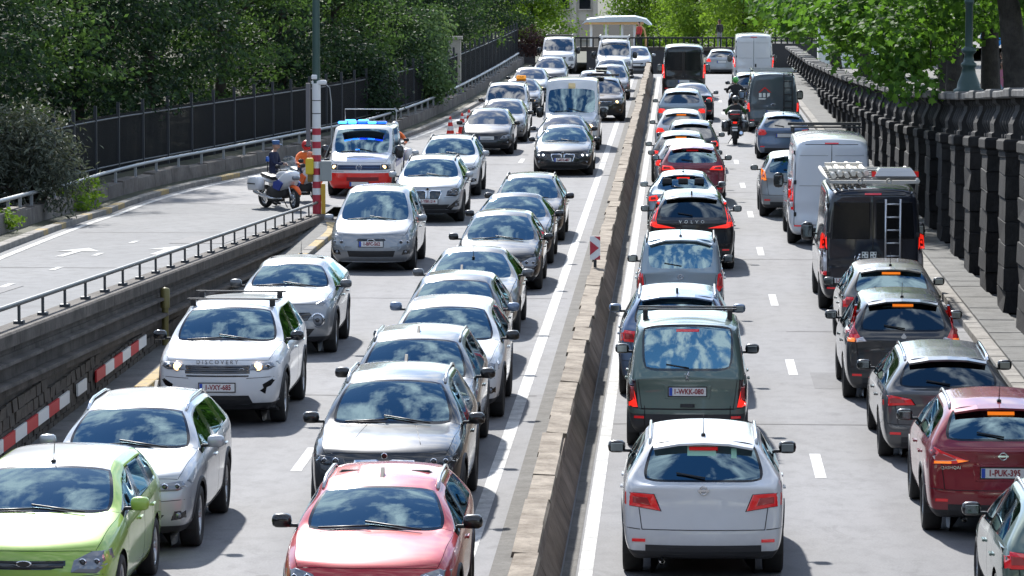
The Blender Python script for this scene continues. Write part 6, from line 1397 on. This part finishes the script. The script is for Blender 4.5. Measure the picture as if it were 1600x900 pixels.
def tree(x, d, z, kind, rot, sc, label, group, src=None, name='park_tree'):
    c, w = (src or FC)[kind]; o = empty(name, (x, d, z), rot, label=label, cat='tree', group=group); o.scale = (sc, sc, sc * random.Random(int(d * 7)).uniform(.92, 1.1)); link('trunk', w, o); link('crown', c, o); return o
G1 = 'dense park trees behind the iron fence'
spots = [(off(82, 6.0)[0], 84, 0, 1.0), (off(92, 5.0)[0], 92, 2, 1.0), (off(100, 5.2)[0], 101, 4, 1.05), (-19.6, 110, 1, 1.05), (-18.3, 119, 0, 1.05), (-17.2, 127, 2, 1.0), (-15.8, 135, 3, 1.0), (-14.6, 144, 4, 1.0), (-13.4, 152, 1, .9), (-13.0, 161, 0, .95), (-12.9, 171, 3, .9), (-13.0, 183, 2, .95), (-12.6, 195, 4, .95), (-12.4, 208, 1, .95), (-12.4, 222, 0, .95), (-12.0, 238, 2, .95)]
words = ['at the left edge', 'second from the left edge', 'behind the grey-green bush', 'above the left end of the fence', 'above the middle of the fence', 'left of the green lamp post', 'right behind the green lamp post', 'over the police van', 'with pale lower leaves right of the police van', 'left of the stone pillar', 'around the stone pillar', 'above the start of the curved fence', 'above the middle of the curved fence', 'above the end of the curved fence', 'beside the far dark-roofed van', 'last before the square']
for i, ((x, d, k, s), wd) in enumerate(zip(spots, words)):
    tree(x, d, .8, k, i * 1.7, s, 'dense dark green park tree ' + wd, G1)
for i, (x, d, k) in enumerate(((-25, 96, 3), (-25, 112, 0), (-24, 126, 4), (-22.5, 140, 2), (-20.5, 154, 1), (-19, 168, 0), (-18.5, 184, 4), (-18, 202, 2), (-17.6, 222, 0))):
    tree(x, d, 2.4, k, i * 2.3 + 1, 1.25, 'taller dark park tree in the back row, %s from the left edge' % ('first second third fourth fifth sixth seventh eighth ninth'.split()[i]), 'back row of park trees')
def bush(name, x, d, z, blobs, n, size, m, seed, label, clump=8, spread=.2, asp=.4):
    o = empty(name, (x, d, z), 0, label=label, cat='bush'); me = leaves('foliage', blobs, n, size, seed, m, clump, spread, aspect=asp); link('foliage', me, o)
    mb = MB(); rg = random.Random(seed)
    for b in blobs: mb.tube([(b[0] * .2, b[1] * .2, 0), (b[0] * .7, b[1] * .7, b[2] * .6), (b[0], b[1], b[2])], [.05, .035, .012], 5)
    mb.build('stem', BARK, o); return o
bush('olive_bush', -15.75, 95.5, .6, [(0, 0, 1.5, .95, .9, .95), (-.7, .4, 1.0, .9, .9, .9), (.45, -.2, .75, .75, .7, .75), (-.2, -.3, 2.1, .7, .7, .6), (-1.4, -.3, 1.5, .9, .9, 1.1)], 6500, .19, LF_OLIVE, 5, 'grey-green bush with narrow leaves leaning over the rail at the left edge', 22, .24, .30)
bush('ivy_clump', off(103, 1.1)[0], 103, .35, [(0, 0, .1, .55, 1.3, .28), (.05, 1.2, .2, .45, .8, .26), (.1, -1.0, .0, .4, .7, .22)], 1100, .13, LF_BRIGHT, 6, 'bright green ivy clump hanging over the low wall', 6, .12, .7)
bush('weed_clump', off(88, 1.0)[0], 87.5, .9, [(0, 0, .0, .35, .7, .22)], 320, .12, LF_BRIGHT, 7, 'small yellow-green weed below the olive bush', 6, .1, .6)
bush('laurel_bush', off(163, 1.5)[0], 163, .5, [(0, 0, 1.2, 1.0, 1.2, 1.1), (-.5, 1.2, 2.4, 1.1, 1.2, 1.1), (.2, -1.0, .8, .8, .9, .8), (-.2, 2.6, 3.2, .9, 1.1, .8)], 6500, .20, leafmat('leaf_pale', (.035, .075, .035), (.20, .30, .13), .35), 8, 'pale green sunlit bush hanging over the wall left of the curved fence', 9, .22, .5)
bush('laurel_bush', off(147, 2.0)[0], 147, .5, [(0, 0, 1.0, 1.1, 1.3, 1.0), (-.6, .8, 2.0, 1.2, 1.3, 1.0)], 3800, .20, LF_DARK, 9, 'dark low bush over the wall behind the police van', 9, .22, .5)
bush('purple_shrub', -8.9, 233, .5, [(0, 0, .9, .8, .8, .9), (.4, .2, .5, .6, .6, .5)], 1600, .16, LF_RED, 10, 'purple-brown shrub between the two far white vans', 8, .2, .6)
# plane trees along the upper street on the right
PC = [(leaves('crown', crown_blobs(120 + k, 3.9, 3.7, 11.0, 12), 10000, .28, 130 + k, LF_PLANE, 24, .5, lobed=False, aspect=.8, flat=.4), wood('trunk', 9.5, .36, 140 + k, BARK2, 7, ((0, 0), (-.9, .4))[k], 3.0, .5)) for k in range(2)]
pl = [(8.2, 94, 1, 'leaning at the right edge of the photo'), (8.6, 108, 0, 'straight behind the lamp, right one'), (8.5, 121, 0, 'straight just left of the street lamp'), (9.6, 139, 1, 'leaning behind the lamp'), (8.4, 152, 0, 'behind the hanging leaves'), (8.4, 176, 0, 'over the work van lane'), (8.2, 203, 1, 'beside the far white van'), (9.25, 127, 0, 'second row right of the lamp'), (13.2, 143, 1, 'second row behind the pink pedestrian'), (15.0, 165, 0, 'second row near the banners'), (13.0, 190, 0, 'second row by the parked van'), (18.0, 200, 1, 'third row behind the parked van'), (21, 232, 0, 'far right at the end of the upper street'), (14.5, 228, 0, 'beside the kiosk')]
for i, (x, d, k, wd) in enumerate(pl): tree(x, d, uz(d), k, i * 1.1 if k == 0 else 0., (.86 if k == 0 else 1.0) if d < 150 else .85, 'plane tree with a dark trunk ' + wd, 'plane trees on the upper street', PC, 'plane_tree')
# the low sunlit branch over the right lane
hb = empty('hanging_branch', (8.5, 104, 5.45), label='sunlit plane branch with big lobed leaves hanging over the balustrade', cat='branch')
mb = MB(); mb.tube([(0, 0, .4), (-1.6, -2, .3), (-3.2, -4, -.2), (-4.2, -5, -.9)], [.10, .07, .04, .015], 6); mb.tube([(-1.6, -2, .3), (-2.2, -6, -.2), (-2.4, -9, -1.2)], [.06, .04, .012], 6); mb.tube([(-1, 0, .3), (-3.6, 3, .1), (-5.0, 4, -.4)], [.06, .04, .012], 6); mb.build('limb', BARK2, hb)
lb_ = [(-3.3, -7, -1.5, .65, 1.2, .55), (-2.7, -9, -1.75, .45, .9, .45), (-3.2, -8, -.6, .9, 1.4, .6), (-4.6, -6, -.2, .8, 1.3, .5), (-5.6, -2, -.1, .55, 1.2, .5), (-5.9, 2, .3, .6, 1.0, .5), (-1.6, -7, .3, 1.2, 2.2, .8), (-3.4, 0, .6, 1.4, 2.6, .8), (-3.8, -6, .1, .9, 1.6, .7), (-5.4, 0, .5, .9, 1.6, .5), (-1.0, -2, .2, 1.0, 2.2, .8), (-2.3, -5, -.4, 1.0, 2.4, .9), (-2.9, -8, -1.35, .65, 1.5, .75), (-3.3, -3, -.2, .9, 2.0, .8), (-4.3, -4.5, -.9, .55, 1.3, .55), (-4.4, 3, .2, 1.1, 2.2, .7), (-5.2, 4.5, -.5, .6, 1.2, .5), (-2.2, 2, .7, 1.4, 2.4, .8), (.3, -6, .4, .9, 1.8, .7)]
link('foliage', leaves('foliage', lb_, 11000, .19, 77, LF_PLANE, 14, .30, lobed=True, surf=.55), hb)
# bright trees beyond the square
for i, (x, d, k, s) in enumerate(((-19, 300, 0, 1.1), (-12.5, 285, 1, 1.0), (-3.5, 372, 0, 1.25), (1.5, 330, 1, 1.1), (4.5, 268, 0, .95), (8.5, 290, 1, 1.1), (-9.8, 262, 0, .85), (13, 262, 1, 1.1), (-1.0, 392, 1, 1.3), (6.2, 355, 0, 1.3), (17, 300, 0, 1.2))):
    tree(x, d, sqz(d) - .6, k, i * 2.1, s, 'bright green tree beyond the far balustrade, ' + ['far left', 'behind the left end of the balustrade', 'behind the pavilion', 'right of the pavilion', 'above the black van', 'above the far white van', 'over the two far vans', 'behind the plane trees', 'deep behind the pavilion roof', 'deep between the vans', 'at the right end'][i], 'trees beyond the square', FB, 'lime_tree')
for _o in list(TMP.collection.objects): TMP.collection.objects.unlink(_o)
bpy.data.scenes.remove(TMP)
